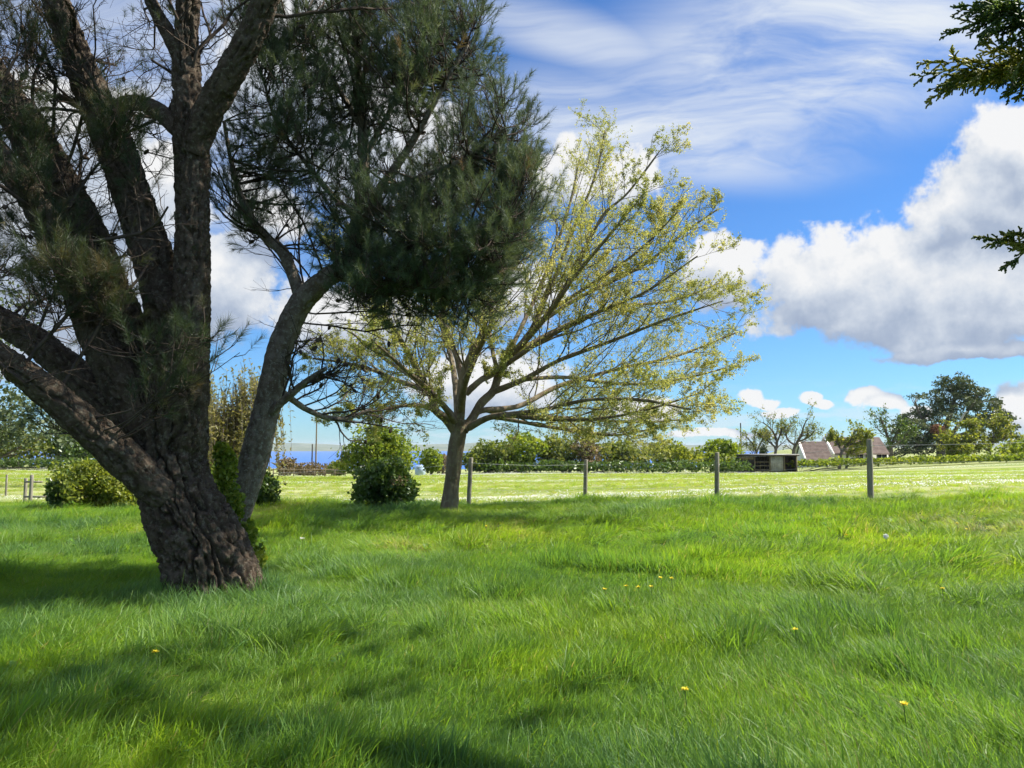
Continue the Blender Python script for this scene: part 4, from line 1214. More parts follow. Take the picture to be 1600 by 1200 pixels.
def post(mb, b, h, r, lean=(0, 0), rng=rng):
    Pp = np.array([b + np.array((0, 0, -0.3)), b + np.array((lean[0] * .3, lean[1] * .3, h * 0.3)), b + np.array((lean[0] * .7, lean[1] * .7, h * 0.7)), b + np.array((lean[0], lean[1], h - 0.012)), b + np.array((lean[0], lean[1], h)), b + np.array((lean[0], lean[1], h + 0.004))])
    Rr = np.array([r * 1.04, r, r * 0.98, r * 0.96, r * 0.86, 0.002])
    tubes(mb, Pp[None], Rr[None], 12)


extra_posts = [(12.6, 13.6), (-31.0, 38.0)]
allp = sorted([(p[0], p[1], True, j) for j, p in enumerate(FENCE)] + [(x, y, False, -1) for x, y in extra_posts])
for x, y, real, j in allp:
    b = np.array((x, y, gz(x, y)))
    if real:
        px, py, d, hpx = POSTS[j]
        ztop = pix(px, py - hpx, d)[2]
        w = 0.062 if j else 0.07
    else:
        ztop, w = b[2] + 1.3, 0.06
    mb = MB()
    lean = rng.normal(size=2) * 0.03
    post(mb, b, ztop - b[2], w, lean)
    mb.build('post', M['post'], fence, smooth=True)
    tops.append(np.array((x + lean[0], y + lean[1] - w - 0.004, ztop)))
for k, off in enumerate((0.14, 0.5, 0.85)):
    for a, b in zip(tops[:-1], tops[1:]):
        t = np.linspace(0, 1, 9)[:, None]
        Pq = a * (1 - t) + b * t + np.array((0, 0, -off)) - np.array((0, 0, 1)) * (0.05 * 4 * t * (1 - t))
        mb = MB()
        tubes(mb, Pq[None], np.full((1, 9), 0.0035 if k == 0 else 0.0022), 4)
        mb.build('wire', M['wire'], fence)

# little gate-like rail pieces at far left
lp = thing('rail_post', 'short weathered post with broken rails left of the yellow bush', 'post', gpos(41, 33.5))
mb = MB()
post(mb, gpos(43, 33.5), 1.1, 0.07)
mb.build('post', M['post'], lp, smooth=True)
for px, z in ((52, 0.95), (68, 0.3)):
    mb = MB()
    a, b = gpos(44, 33.4), gpos(px + 14, 33.2)
    mb.box((a + b) / 2 + np.array((0, 0, z)), (np.linalg.norm(b - a), 0.04, 0.08), 0.02)
    mb.build('rail', M['post'], lp)
mb = MB()
post(mb, gpos(13, 38), 1.05, 0.05)
tag(mb.build('field_post', M['post'], smooth=True), 'thin lone post in the field at far left', 'post')

# far post and rail fence by the sea gap
rf = thing('rail_fence', 'low pale post and rail fence at the field edge before the sea', 'fence', gpos(490, 78))
xs_ = list(range(428, 575, 16))
for px in xs_:
    mb = MB()
    b = gpos(px, 78)
    mb.box(b + np.array((0, 0, 0.30)), (0.10, 0.10, 1.1), 0.1)
    mb.build('post', M['timber_brown'], rf)
for z in (0.35, 0.72):
    for a, b in zip(xs_[:-1], xs_[1:]):
        A_, B_ = gpos(a, 77.92), gpos(b, 77.92)
        mb = MB()
        tubes(mb, np.array([[A_ + (0, 0, z), (A_ + B_) / 2 + (0, 0, z), B_ + (0, 0, z)]]), np.full((1, 3), 0.05), 4)
        mb.build('rail', M['timber_brown'], rf)


# utility poles
def utility_pole(px, ytop, d, r, mat, label, arm=True):
    b = gpos(px, d)
    top = pix(px, ytop, d)
    t = thing('utility_pole', label, 'pole', b, None)
    mb = MB()
    Pp = np.linspace(b - np.array((0, 0, 0.4)), np.array((b[0], b[1], top[2])), 6)
    tubes(mb, Pp[None], np.linspace(r, r * 0.7, 6)[None], 10)
    mb.build('mast', M[mat], t, smooth=True)
    mb = MB()
    mb.add([(b[0], b[1], top[2] + 0.03)] + [(b[0] + r * .7 * math.cos(q), b[1] + r * .7 * math.sin(q), top[2]) for q in np.linspace(0, 2 * math.pi, 10, endpoint=False)], [(0, 1 + i, 1 + (i + 1) % 10) for i in range(10)])
    mb.build('cap', M[mat], t)
    if arm:
        mb = MB()
        mb.box((b[0], b[1] - r * 0.9, top[2] - 0.35), (0.9, 0.07, 0.09))
        mb.build('crossarm', M['timber_dark'], t)


utility_pole(488, 694, 92, 0.10, 'timber_dark', 'shorter dark pole standing before the sea', False)
utility_pole(494, 655, 95, 0.11, 'timber_brown', 'taller pale brown pole beside the dark one before the sea', False)
utility_pole(1158, 661, 105, 0.11, 'timber_dark', 'thin dark pole rising left of the timber shelter', False)

# blue container
b = gpos(657, 82)
ct = thing('water_tank', 'pale blue plastic tank beside the little fresh green tree', 'tank', b)
mb = MB()
zt = np.array([0, 0.06, 0.3, 0.34, 0.6, 0.64, 0.9, 1.0, 1.02])
rt = np.array([0.50, 0.55, 0.55, 0.57, 0.57, 0.55, 0.54, 0.42, 0.05])
tubes(mb, (b + np.stack([zt * 0, zt * 0, zt], 1))[None], rt[None], 18)
mb.build('body', M['plastic_blue'], ct, smooth=True)
mb = MB()
tubes(mb, (b + np.array([(0, 0, 1.0), (0, 0, 1.06), (0, 0, 1.08), (0, 0, 1.085)]))[None], np.array([[.2, .2, .17, .01]]), 14)
mb.build('lid', M['metal_roof'], ct, smooth=True)

# ------------------------------------------------------------------ field shelter
DS = 92.0
s0 = gpos(1196, DS)
sh = thing('field_shelter', 'open fronted timber field shelter with flat roof at field edge', 'shelter', s0)
PXM = DS / FPX
gl = s0[2]


def sx(px):
    return (px - 800) * PXM / math.cos(PITCH) * 1.0


zt = pix(1196, 711, DS)[2] - gl
for px in (1154, 1176, 1200, 1222, 1241):
    for dy in (0, 3.0):
        mb = MB()
        mb.box((sx(px), DS + dy, gl + zt / 2 - 0.15), (0.13, 0.13, zt + 0.3))
        mb.build('post', M['timber_brown'] if dy == 0 else M['timber_dark'], sh)


def panel(x0, x1, y, z0, z1, mat, name='board', nb=6):
    w = (sx(x1) - sx(x0)) / nb
    for i in range(nb):
        mb = MB()
        mb.box((sx(x0) + w * (i + 0.5), y + (0.012 if i % 2 else 0), gl + (z0 + z1) / 2), (w * 0.96, 0.03, z1 - z0))
        mb.build(name, M[mat], sh)


panel(1155, 1175, DS + 0.12, 0.0, zt * 0.72, 'timber_dark', nb=7)
panel(1155, 1175, DS + 0.16, zt * 0.74, zt * 0.93, 'timber_brown', nb=7)
panel(1201, 1221, DS + 0.12, 0.15, zt * 0.93, 'timber_pale', nb=7)
panel(1154, 1241, DS + 3.1, 0.0, zt * 0.95, 'timber_dark', nb=24)
for z in (0.35, 0.8, 1.25):
    mb = MB()
    mb.box(((sx(1176) + sx(1200)) / 2, DS + 0.1, gl + z), (sx(1199) - sx(1177), 0.05, 0.10))
    mb.build('rail', M['timber_brown'], sh)
for px in (1153.6, 1241.4):
    for i in range(8):
        mb = MB()
        mb.box((sx(px), DS + 0.3 + i * 0.36, gl + zt * 0.47), (0.03, 0.34, zt * 0.94))
        mb.build('board', M['timber_dark'], sh)
mb = MB()
mb.box(((sx(1150) + sx(1243)) / 2, DS + 1.5, gl + zt + 0.05), (sx(1244) - sx(1150), 4.0, 0.10))
mb.build('roof', M['metal_roof'], sh)
mb = MB()
mb.box(((sx(1150) + sx(1243)) / 2, DS - 0.53, gl + zt - 0.02), (sx(1243.5) - sx(1150.5), 0.05, 0.16))
mb.build('fascia', M['timber_dark'], sh)

# ------------------------------------------------------------------ house
DH = 112.0
h0 = gpos(1318, DH)
hs = thing('house', 'chalet house with steep brown tiled roofs and white gable edges behind trees', 'house', h0)


def hx(px, d=DH):
    return (px - 800) * d / FPX / math.cos(PITCH)


def hz(py, d=DH):
    return pix(800, py, d)[2]


def house_block(x0, x1, ridge_y, eave_y, lean, depth, d, wall_inset, tag_):
    xa, xb = hx(x0, d), hx(x1, d)
    zr, ze = hz(ridge_y, d), hz(eave_y, d)
    zg = gz((xa + xb) / 2, d) - 0.4
    yr, yf, yb = d + depth / 2, d, d + depth
    # walls with gables
    mb = MB()
    i = wall_inset
    w = [(xa + i, yf + 0.35, zg), (xb - i, yf + 0.35, zg), (xb - i, yb - 0.35, zg), (xa + i, yb - 0.35, zg),
         (xa + i, yf + 0.35, ze - 0.05), (xb - i, yf + 0.35, ze - 0.05), (xb - i, yb - 0.35, ze - 0.05), (xa + i, yb - 0.35, ze - 0.05), (xa + i, yr, zr - 0.25), (xb - i, yr, zr - 0.25)]
    mb.add(w, [(4, 8, 7), (5, 6, 9)], [(0, 1, 5, 4), (1, 2, 6, 5), (2, 3, 7, 6), (3, 0, 4, 7)])
    mb.build('wall', M['white_wall'], hs)
    rf_ = None
    for (ye, sgn) in ((yf, 1), (yb, -1)):
        mb = MB()
        o = 0.12
        q = [(xa, ye, ze), (xb, ye, ze), (xb, yr, zr), (xa, yr, zr)]
        q2 = [(a, b, c + o) for a, b, c in q]
        mb.add(q + q2, None, [(0, 1, 2, 3), (4, 5, 6, 7), (0, 1, 5, 4), (2, 3, 7, 6), (1, 2, 6, 5), (3, 0, 4, 7)])
        r_ = mb.build('roof', M['roof'], hs)
        rf_ = rf_ or r_
        # tile courses
        if sgn == 1:
            nrow = 14
            for k in range(nrow):
                f0 = k / nrow
                za, ya = ze + (zr - ze) * f0, ye + (yr - ye) * f0
                zb, yb_ = ze + (zr - ze) * (f0 + 1 / nrow), ye + (yr - ye) * (f0 + 1 / nrow)
                mb = MB()
                mb.add([(xa + .02, ya, za + o + 0.055), (xb - .02, ya, za + o + 0.055), (xb - .02, yb_, zb + o + 0.012), (xa + .02, yb_, zb + o + 0.012), (xa + .02, ya, za + o + .004), (xb - .02, ya, za + o + .004)], None, [(0, 1, 2, 3), (4, 5, 1, 0)])
                mb.build('tile_course', M['roof'], r_)
    # white verge boards
    for xx, ww in ((xa - 0.15, 0.34),):
        mb = MB()
        for (ye) in (yf, yb):
            q = [(xx - ww / 2, ye - 0.05, ze - 0.12), (xx + ww / 2, ye - 0.05, ze - 0.12), (xx + ww / 2, yr, zr + 0.02), (xx - ww / 2, yr, zr + 0.02)]
            q2 = [(a, b, c + 0.26) for a, b, c in q]
            mb.add(q + q2, None, [(3, 2, 1, 0), (4, 5, 6, 7), (0, 1, 5, 4), (2, 3, 7, 6), (1, 2, 6, 5), (3, 0, 4, 7)])
        mb.build('verge_board', M['white_wall'], hs)
    return zg, ze, zr


house_block(1257, 1298, 691, 722, 0, 5.0, DH - 1.5, 0.05, 'wing')
house_block(1300, 1386, 684, 710, 0, 6.0, DH, 0.05, 'main')
mb = MB()
mb.box((hx(1306), DH + 3.0, hz(682) + 0.05), (0.7, 0.7, 0.9))
mb.build('chimney', M['white_wall'], hs)
for px, w_ in ((1340, 1.2), (1353, 0.7), (1375, 1.5)):
    wz = hz(715)
    x = hx(px)
    y = DH + 0.35
    mb = MB()
    for dx, sx_, dz, sz_ in ((0, w_ + 0.14, 0.5, 0.08), (0, w_ + 0.14, -0.5, 0.08), (-w_ / 2, 0.08, 0, 0.92), (w_ / 2, 0.08, 0, 0.92), (0, 0.05, 0, 0.92)):
        mb.box((x + dx, y - 0.04, wz + dz), (sx_, 0.08, sz_))
    wn_ = mb.build('window', M['white_wall'], hs)
    mb = MB()
    mb.box((x, y - 0.012, wz), (w_ - 0.08, 0.02, 0.92))
    mb.build('pane', M['glass_dark'], wn_)

# ------------------------------------------------------------------ cypress whose sprays reach in at the right edge
rng = np.random.default_rng(260)
cyb = np.array((6.3, 2.4, gz(6.3, 2.4)))
cy = thing('cypress_tree', 'cypress whose feathery green sprays reach in at the upper right edge', 'tree', cyb)
mb = MB()
bark_tube(mb, [cyb - np.array((0, 0, .3)), cyb + np.array((0, 0, 2)), cyb + np.array((0, 1.0, 5)), cyb + np.array((-0.1, 2.9, 8)), cyb + np.array((-0.1, 4.6, 12.5))], [0.30, 0.25, 0.19, 0.12, 0.03], 0.05, 0.015, 0.08, 0.25, 0.02, 5, flare=0.1)  # trunk bent forward to carry the unseen crown that shades the lawn
mb.build('trunk', M['bark_pine'], cy, smooth=True)
cl = [
    [cyb + np.array((0, 0.3, 3.0)), pix(2300, 60, 3.0), pix(1860, 116, 3.5), pix(1690, 112, 3.65), pix(1610, 104, 3.6), pix(1545, 100, 3.55)],
    [cyb + np.array((0, 0.3, 3.1)), pix(2300, 20, 2.9), pix(1880, 70, 3.3), pix(1700, 55, 3.45), pix(1630, 36, 3.4), pix(1560, 14, 3.35)],
    [cyb + np.array((0, 0.3, 2.2)), pix(2300, 330, 3.0), pix(1880, 385, 3.6), pix(1700, 380, 3.8), pix(1640, 378, 3.75), pix(1585, 382, 3.7)],
    [cyb + np.array((0, 0.3, 3.0)), pix(2300, 100, 3.1), pix(1880, 150, 3.7), pix(1740, 122, 3.95), pix(1680, 116, 3.9), pix(1615, 108, 3.85)],
]
lm_ = []
for c in cl:
    r = [0.05, 0.04, 0.028, 0.016, 0.009, 0.004]
    mb = MB()
    Pq, Rq, _ = resample(c, r, 30)
    tubes(mb, Pq[None], Rq[None], 7)
    mb.build('limb', M['bark_pine'], cy, smooth=True)
    lm_.append((c, r))
sp_ = MB()
for j, (c, r) in enumerate(lm_):
    Pq, Rq, Lq = resample(c, r, 40)
    Pq, Rq = Pq[None, 21:], Rq[None, 21:]
    s1, q1 = children(Pq, Rq, 80 if j != 2 else 44, 0.32 if j != 2 else 0.24, (0.0, 1.0), (15, 45), 7, -0.05, 0.06, 0.5, 0.004, 0.55, pull=(-0.25, -0.02, 0.0), rng=rng)
    sunlit_t = (0.92, 0.45, 0.8, 0.35)[j]
    # sunlit yellow green painted into the tint of chosen sprays and rising shoots
    t1 = np.clip(sunlit_t + rng.normal(size=len(s1)) * 0.15 + 0.25 * (s1[:, -1, 2] - s1[:, 0, 2]), 0, 1)
    tubes(sp_, s1, np.maximum(q1, 0.003), 3, t1)
    s2, q2 = children(s1, q1, 13, 0.34, (0.12, 1.0), (25, 48), 5, -0.05, 0.06, 0.8, 0.0038, 0.55, pull=(-0.1, 0, -0.05), rng=rng)
    t2 = np.clip(np.repeat(t1, 13) + rng.normal(size=len(s2)) * 0.08, 0, 1)
    tubes(sp_, s2, np.maximum(q2, 0.0036), 3, t2)
    s3, q3 = children(s2, q2, 8, 0.42, (0.15, 1.0), (25, 45), 3, -0.03, 0.05, 0.9, 0.0036, 0.5, rng=rng)
    t3 = np.clip(np.repeat(t2, 8) + rng.normal(size=len(s3)) * 0.06, 0, 1)
    tubes(sp_, s3, np.maximum(q3, 0.0042), 3, t3)
# unseen upper crown, shaped and placed to shade the lower-left lawn
n_ = 620
zz = 9.0 + 4.2 * rng.uniform(0, 1, n_)
rr_ = (1.7 * np.clip((13.6 - zz) / 4, 0.1, 1)) * np.sqrt(rng.uniform(0.02, 1, n_))
aa_ = rng.uniform(0, 2 * math.pi, n_)
pos = np.stack([cyb[0] - 0.1 + rr_ * np.cos(aa_), cyb[1] + 4.2 + rr_ * np.sin(aa_), cyb[2] + zz], 1)
leaves(sp_, pos, 0.14, 2.4, 0.2, rng.uniform(0, 0.7, len(pos)), rng)
sp_.build('sprays', M['cypress'], cy, kind='stuff')

# ------------------------------------------------------------------ grass
gmat, T = new_mat('grass_blade')
ai = T.n('ShaderNodeAttribute', {'attribute_name': 'gtint', 'attribute_type': 'INSTANCER'})
ab = T.n('ShaderNodeAttribute', {'attribute_name': 'tint'})
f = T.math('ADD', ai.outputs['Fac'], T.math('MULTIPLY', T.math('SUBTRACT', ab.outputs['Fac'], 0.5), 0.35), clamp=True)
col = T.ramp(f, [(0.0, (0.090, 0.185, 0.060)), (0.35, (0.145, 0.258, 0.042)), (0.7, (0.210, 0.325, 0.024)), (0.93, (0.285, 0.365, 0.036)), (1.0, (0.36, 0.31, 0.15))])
pb = T.n('ShaderNodeBsdfPrincipled', None, Base_Color=col, Roughness=0.48)
pb.inputs['Specular IOR Level'].default_value = 0.25
tr = T.n('ShaderNodeBsdfTranslucent', None, Color=T.mixc(1.0, col, (1.75, 1.75, 0.8), 'MULTIPLY'))
mx = T.n('ShaderNodeMixShader', None, i0=0.46, i1=pb.outputs[0], i2=tr.outputs[0])
T.n('ShaderNodeOutputMaterial', None, Surface=mx.outputs[0])


def grass_clump(name, nb, rad, L, lean, seed, w=0.005):
    rng = np.random.default_rng(seed)
    a = rng.uniform(0, 2 * math.pi, nb)
    r = rad * np.sqrt(rng.uniform(0, 1, nb))
    base = np.stack([r * np.cos(a), r * np.sin(a), np.full(nb, -0.02)], 1)
    ln = L * rng.uniform(0.55, 1.2, nb)
    # lean mostly along +x, some scatter; the blade arches over
    la = rng.normal(size=nb) * 1.0
    hd = np.stack([np.cos(la), np.sin(la), np.zeros(nb)], 1)
    le = lean * rng.uniform(0.5, 1.4, nb)
    seg = 4
    t = np.linspace(0, 1, seg + 1)
    th = (le[:, None] * (0.25 + 1.0 * t[None] ** 0.9))
    pts = [base]
    for k in range(seg):
        q = (th[:, k] + th[:, k + 1]) / 2
        pts.append(pts[-1] + (hd * np.sin(q)[:, None] + np.array((0, 0, 1)) * np.cos(q)[:, None]) * (ln / seg)[:, None])
    Pn = np.stack(pts, 1)
    side = unit(np.cross(hd, np.array((0, 0, 1.0))) + rng.normal(size=(nb, 3)) * 0.5)
    ww = w * np.where(rng.uniform(0, 1, nb) < 0.15, 1.9, rng.uniform(0.55, 1.3, nb))[:, None] * np.array([0.8, 1.0, 0.85, 0.55, 0.0])[None]
    Lf = Pn[:, :-1] - side[:, None] * ww[:, :-1, None] / 2
    Rt = Pn[:, :-1] + side[:, None] * ww[:, :-1, None] / 2
    V = np.concatenate([np.stack([Lf, Rt], 2).reshape(nb, -1, 3), Pn[:, -1:]], 1)
    vn = V.shape[1]
    b = (np.arange(nb) * vn)[:, None]
    quads = np.concatenate([b + np.array([[2 * k, 2 * k + 1, 2 * k + 3, 2 * k + 2]]) for k in range(seg - 1)])
    tris = b + np.array([[2 * seg - 2, 2 * seg - 1, 2 * seg]])
    bt = np.where(rng.uniform(0, 1, nb) < 0.045, 2.4, rng.uniform(0, 1, nb))
    mb = MB().add(V.reshape(-1, 3), tris, quads, np.repeat(bt, vn))
    o = mb.build(name, gmat)
    C.objects.unlink(o)
    return o


def scatter_object(name, protos, pos, rot, scl, idx, tint, label=None):
    col_ = bpy.data.collections.new(name + '_shapes')
    for o in protos:
        col_.objects.link(o)
    me = bpy.data.meshes.new(name)
    me.vertices.add(len(pos))
    me.vertices.foreach_set('co', pos.astype(np.float32).ravel())
    for nm, ty, dat in (('rot', 'FLOAT_VECTOR', rot), ('scl', 'FLOAT_VECTOR', scl)):
        at = me.attributes.new(nm, ty, 'POINT')
        at.data.foreach_set('vector', dat.astype(np.float32).ravel())
    at = me.attributes.new('pick', 'INT', 'POINT')
    at.data.foreach_set('value', idx.astype(np.int32))
    at = me.attributes.new('gtint', 'FLOAT', 'POINT')
    at.data.foreach_set('value', tint.astype(np.float32))
    o = bpy.data.objects.new(name, me)
    C.objects.link(o)
    ng = bpy.data.node_groups.new(name, 'GeometryNodeTree')
    ng.interface.new_socket(name='Geometry', in_out='INPUT', socket_type='NodeSocketGeometry')
    ng.interface.new_socket(name='Geometry', in_out='OUTPUT', socket_type='NodeSocketGeometry')
    g_in, g_out = ng.nodes.new('NodeGroupInput'), ng.nodes.new('NodeGroupOutput')
    iop = ng.nodes.new('GeometryNodeInstanceOnPoints')
    ci = ng.nodes.new('GeometryNodeCollectionInfo')
    ci.inputs['Collection'].default_value = col_
    ci.inputs['Separate Children'].default_value = True
    ci.inputs['Reset Children'].default_value = True

    def attr(nm, ty):
        n = ng.nodes.new('GeometryNodeInputNamedAttribute')
        n.data_type = ty
        n.inputs['Name'].default_value = nm
        return n.outputs['Attribute']
    e2r = ng.nodes.new('FunctionNodeEulerToRotation')
    L_ = ng.links.new
    L_(attr('rot', 'FLOAT_VECTOR'), e2r.inputs[0])
    L_(g_in.outputs[0], iop.inputs['Points'])
    L_(ci.outputs[0], iop.inputs['Instance'])
    iop.inputs['Pick Instance'].default_value = True
    L_(attr('pick', 'INT'), iop.inputs['Instance Index'])
    L_(e2r.outputs[0], iop.inputs['Rotation'])
    L_(attr('scl', 'FLOAT_VECTOR'), iop.inputs['Scale'])
    L_(iop.outputs[0], g_out.inputs[0])
    md = o.modifiers.new('scatter', 'NODES')
    md.node_group = ng
    o['kind'] = 'stuff'
    if label:
        o['label'] = label
    return o


rng = np.random.default_rng(300)


def sample_view(n, d0, d1, power=1.0, margin=1.25):
    d = (rng.uniform(0, 1, n) * (d1 ** power - d0 ** power) + d0 ** power) ** (1 / power)
    x = rng.uniform(-1, 1, n) * (0.68 * margin * d + 1.0)
    return x, d


def lawn_props(x, y):
    """height, lean direction and tint vary in drifts, as in wind-laid long grass"""
    ht = 0.5 + 0.5 * noise2(x, y, 0.55, 41, 3)
    tuft = sstep(noise2(x, y, 1.5, 47, 2), 0.15, 0.8)
    direction = 0.3 + 2.2 * noise2(x, y, 0.42, 43, 2) + 0.7 * noise2(x, y, 1.7, 45, 2)
    tn = 0.46 + 0.42 * noise2(x, y, 0.33, 51, 3) + 0.16 * noise2(x, y, 2.3, 53, 2)
    return ht, tuft, direction, tn


xa, ya = sample_view(40000, 2.2, 11.0, 1.6)
xb, yb = sample_view(38000, 9.5, 34.0, 1.6)
x, y = np.concatenate([xa, xb]), np.concatenate([ya, yb])
edge = fence_y(x) - y
kp = edge > -0.15 + 0.35 * rng.normal(size=len(x)) * 0.5
# no grass inside the trunks
for (cx, cy_), rr in (((bp0[0], bp0[1]), 0.42), (gpos(349, 9.5)[:2], 0.2), (gpos(703, DK)[:2], 0.2)):
    kp &= np.hypot(x - cx, y - cy_) > rr
x, y = x[kp], y[kp]
ht, tuft, dr, tn = lawn_props(x, y)
n_ = len(x)
far_s = 1 + 0.030 * np.clip(y - 6, 0, 30)
s = (0.46 + 0.26 * ht + 0.32 * tuft) * rng.uniform(0.8, 1.2, n_)
scl = np.stack([s * far_s, s * far_s, s * (1 + 0.25 * tuft) * (0.85 + 0.15 * far_s)], 1)
lay_amt = 0.25 + 0.75 * sstep(noise2(x, y, 0.5, 61, 2), -0.45, 0.35)
pick = np.where(rng.uniform(0, 1, n_) < lay_amt, rng.integers(4, 8, n_), rng.integers(0, 4, n_))
rot = np.stack([rng.normal(size=n_) * 0.10, rng.normal(size=n_) * 0.10, dr + rng.normal(size=n_) * 0.6], 1)
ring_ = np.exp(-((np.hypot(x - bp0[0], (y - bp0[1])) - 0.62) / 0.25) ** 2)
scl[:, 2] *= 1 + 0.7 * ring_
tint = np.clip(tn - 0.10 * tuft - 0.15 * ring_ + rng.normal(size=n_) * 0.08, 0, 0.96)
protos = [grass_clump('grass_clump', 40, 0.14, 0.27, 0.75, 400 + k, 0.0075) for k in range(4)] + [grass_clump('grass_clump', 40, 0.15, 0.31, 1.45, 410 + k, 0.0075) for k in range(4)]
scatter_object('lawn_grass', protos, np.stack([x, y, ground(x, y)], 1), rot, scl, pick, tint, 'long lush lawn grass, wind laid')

# low broad-leaved weeds (clover, dock, plantain) here and there in the lawn
def weed_clump(name, nb, size, seed):
    rg = np.random.default_rng(seed)
    mb = MB()
    a = rg.uniform(0, 2 * math.pi, nb)
    e = rg.uniform(0.35, 1.15, nb)
    ln = size * rg.uniform(0.6, 1.2, nb)
    dv = np.stack([np.cos(a) * np.cos(e), np.sin(a) * np.cos(e), np.sin(e)], 1)
    sd = np.stack([-np.sin(a), np.cos(a), np.zeros(nb)], 1)
    wd = (ln * 0.11)[:, None]
    p0, p1, p2, p3 = dv * 0.0, dv * ln[:, None] * 0.45, dv * ln[:, None] * 0.75, dv * ln[:, None] * 1.05 - np.array((0, 0, 0.25)) * ln[:, None]
    V = np.stack([p0, p1 - sd * wd * .8, p1 + sd * wd * .8, p2 - sd * wd, p2 + sd * wd, p3], 1).reshape(-1, 3)
    b_ = (np.arange(nb) * 6)[:, None]
    mb.add(V, np.concatenate([b_ + np.array([[0, 1, 2]]), b_ + np.array([[3, 5, 4]])]), b_ + np.array([[1, 3, 4, 2]]), np.repeat(rg.uniform(0, 1, nb), 6))
    o = mb.build(name, gmat)
    C.objects.unlink(o)
    return o


xw, yw = sample_view(2200, 2.6, 22.0, 1.5)
kp = (fence_y(xw) - yw > 0.3) & (noise2(xw, yw, 0.8, 91, 2) > 0.05)
xw, yw = xw[kp], yw[kp]
nw = len(xw)
sw = rng.uniform(0.7, 1.3, nw)
scatter_object('lawn_weeds', [weed_clump('weed_clump', 14, 0.13, 470 + k) for k in range(4)], np.stack([xw, yw, ground(xw, yw)], 1),
               np.stack([np.zeros(nw), np.zeros(nw), rng.uniform(0, 6.28, nw)], 1), np.stack([sw, sw, sw], 1), rng.integers(0, 4, nw), np.clip(rng.normal(size=nw) * 0.15 + 0.2, 0, 1), 'low broad leaved weeds among the lawn grass')

# shorter, paler meadow grass beyond the fence
x, y = sample_view(16000, 16.0, 75.0, 1.5, 1.15)
kp = (y - fence_y(x)) > -0.1
x, y = x[kp], y[kp]
n_ = len(x)
bandn = noise2(x * 0.16, y, 0.30, 71, 3)
s = rng.uniform(0.28, 0.5, n_) * (1 + 0.02 * (y - 20)) * (1 - 0.3 * bandn)
rot = np.stack([rng.normal(size=n_) * 0.1, rng.normal(size=n_) * 0.1, rng.uniform(0, 6.28, n_)], 1)
protos2 = [grass_clump('meadow_clump', 40, 0.24, 0.24, 0.8, 430 + k, 0.010) for k in range(4)]
scatter_object('meadow_grass', protos2, np.stack([x, y, ground(x, y)], 1), rot, np.stack([s * 1.6, s * 1.6, s], 1), rng.integers(0, 4, n_), np.clip(0.89 + 0.07 * bandn + rng.normal(size=n_) * 0.04, 0, 1), 'short pale meadow grass')

# daisies in drifts beyond the fence
x, y = sample_view(260000, 17.0, 90.0, 1.4, 1.1)
off = y - fence_y(x)
bandn = noise2(x * 0.13, y, 0.33, 81, 3) + 0.35 * noise2(x, y, 0.9, 83, 2)
near = np.exp(-((off - 3.0) / 4.5) ** 2)
prob = np.clip(sstep(bandn, 0.05, 0.9) * 0.9 + near * 0.6 * sstep(bandn, -0.4, 0.5), 0, 1)
kp = (off > 0.15) & (rng.uniform(0, 1, len(x)) < prob)
x, y = x[kp], y[kp]
mb = MB()
pos = np.stack([x, y, ground(x, y) + rng.uniform(0.07, 0.13, len(x))], 1)
q = len(x)
th = np.arange(5) * 2 * math.pi / 5
rr_ = rng.uniform(0.008, 0.014, q) * (1 + 0.008 * (y - 18))
tilt = rng.normal(size=(q, 2)) * 0.35 + np.array((-0.1, -0.45))
ring = np.stack([np.cos(th)[None] * rr_[:, None], np.sin(th)[None] * rr_[:, None]], -1)
zz = ring[..., 0] * tilt[:, None, 0] * -1 + ring[..., 1] * tilt[:, None, 1] * -1
V = pos[:, None] + np.concatenate([ring, zz[..., None]], -1)
b = (np.arange(q) * 5)[:, None]
mb.add(V.reshape(-1, 3), np.concatenate([b + np.array([[0, 1, 2]]), b + np.array([[0, 2, 3]]), b + np.array([[0, 3, 4]])]))
mb.build('daisies', M['petal_white'], kind='stuff', label='white daisies scattered in drifts over the meadow')


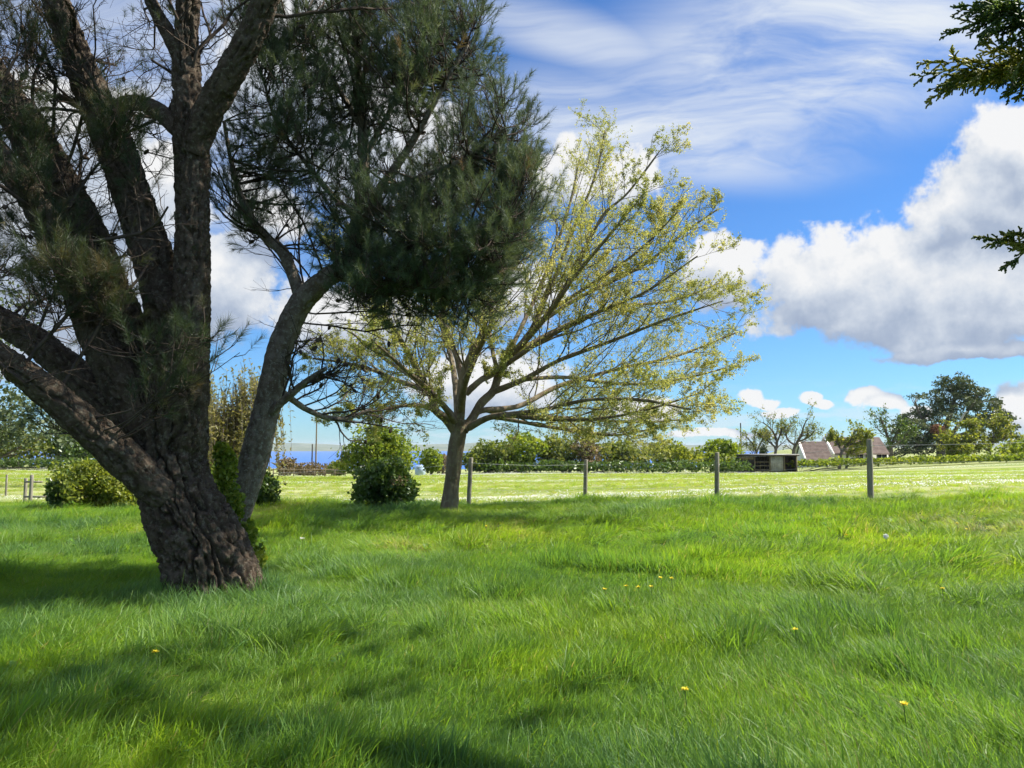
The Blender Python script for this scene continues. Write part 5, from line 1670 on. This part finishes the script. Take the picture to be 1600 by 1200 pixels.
# ------------------------------------------------------------------ single flowers in the lawn
def dandelion(px, py, d, label, r=0.022, clock=False, white=False):
    p = pix(px, py, d)
    g = gz(p[0], p[1])
    t = thing('dandelion' if not white else 'wildflower', label, 'flower', (p[0], p[1], g), 'flowers in the lawn')
    h = max(p[2] - g, 0.12)
    mb = MB()
    top = np.array((p[0], p[1], g + h))
    tubes(mb, np.linspace((p[0] + 0.03, p[1] + 0.02, g), top, 6)[None], np.full((1, 6), 0.0028), 5)
    mb.build('stem', M['stem_green'], t, smooth=True)
    rg = np.random.default_rng(int(px * 7 + py))
    mb = MB()
    if clock:
        k = 160
        dv = unit(rg.normal(size=(k, 3)))
        sd = unit(np.cross(dv, rg.normal(size=(k, 3))))
        tip = top + dv * r
        V = np.stack([top + dv * 0.003, tip - sd * 0.004, tip + sd * 0.004 + dv * .001], 1).reshape(-1, 3)
        mb.add(V, np.arange(k * 3).reshape(-1, 3))
        mb.build('seed_head', M['seed_white'], t)
    else:
        k = 46
        a = rg.uniform(0, 2 * math.pi, k)
        e = rg.uniform(0.05, 0.75, k)
        dv = np.stack([np.cos(a) * np.cos(e), np.sin(a) * np.cos(e) - 0.15, np.sin(e)], 1)
        sd = unit(np.cross(dv, np.array((0, 0, 1.0)))) * 0.0032
        tip = top + dv * (r * rg.uniform(0.7, 1.05, k))[:, None]
        V = np.stack([top - sd * .5, top + sd * .5, tip + sd, tip - sd], 1).reshape(-1, 3)
        b = (np.arange(k) * 4)[:, None]
        mb.add(V, None, b + np.array([[0, 1, 2, 3]]))
        mb.build('petals', M['petal_white'] if white else M['petal_yellow'], t)


def lawn_depth(py, px, up=0.2):
    """distance at which the view ray meets the top of the lawn"""
    ds = np.linspace(3, 26, 300)
    pts = np.array([pix(px, py, d) for d in ds])
    z = ground(pts[:, 0], pts[:, 1]) + up
    k = np.argmax(pts[:, 2] < z)
    return float(ds[k])


FL_ = [(243, 1019, 'yellow dandelion in the shade below the massive pine'), (1412, 1101, 'bright yellow dandelion in the right foreground grass'), (1242, 984, 'small yellow dandelion alone right of the centre'),
       (945, 921, 'leftmost yellow dandelion of the little row in mid lawn'), (978, 916, 'second dandelion from the left in the mid lawn row'), (997, 918, 'third dandelion from the left in the mid lawn row'), (1017, 917, 'fourth dandelion of the row in mid lawn'), (1032, 903, 'fifth dandelion, slightly higher in the mid lawn row'), (1049, 904, 'rightmost yellow dandelion of the mid lawn row'),
       (1495, 818, 'upper yellow dandelion of the pair at the far right lawn'), (1510, 827, 'lower larger dandelion of the pair at the far right lawn'), (1472, 920, 'yellow dandelion by the dark tuft at right'), (1322, 836, 'small yellow dandelion left of the seed clock'), (1070, 1078, 'tiny yellow dandelion in the lower middle grass'), (760, 822, 'yellow dandelion right below the broadleaf tree')]
for px, py, lab in FL_:
    dandelion(px, py, lawn_depth(py, px, 0.24), lab, 0.026)
dandelion(1384, 838, lawn_depth(838, 1384, 0.28), 'round white dandelion seed clock on the right lawn', 0.034, True)
dandelion(472, 842, lawn_depth(842, 472, 0.28), 'white flower head right of the leaning pine stem', 0.045, False, True)

# ------------------------------------------------------------------ air
hm = bpy.data.materials.new('air')
hm.use_nodes = True
hm.node_tree.nodes.clear()
H = NT(hm.node_tree)
pv = H.n('ShaderNodeVolumePrincipled', None, Color=(0.80, 0.88, 1.0, 1), Density=0.00007)
H.n('ShaderNodeOutputMaterial', None, Volume=pv.outputs[0])
MB().box((0, 0, -4), (30000, 30000, 76)).build('haze', hm, kind='stuff')
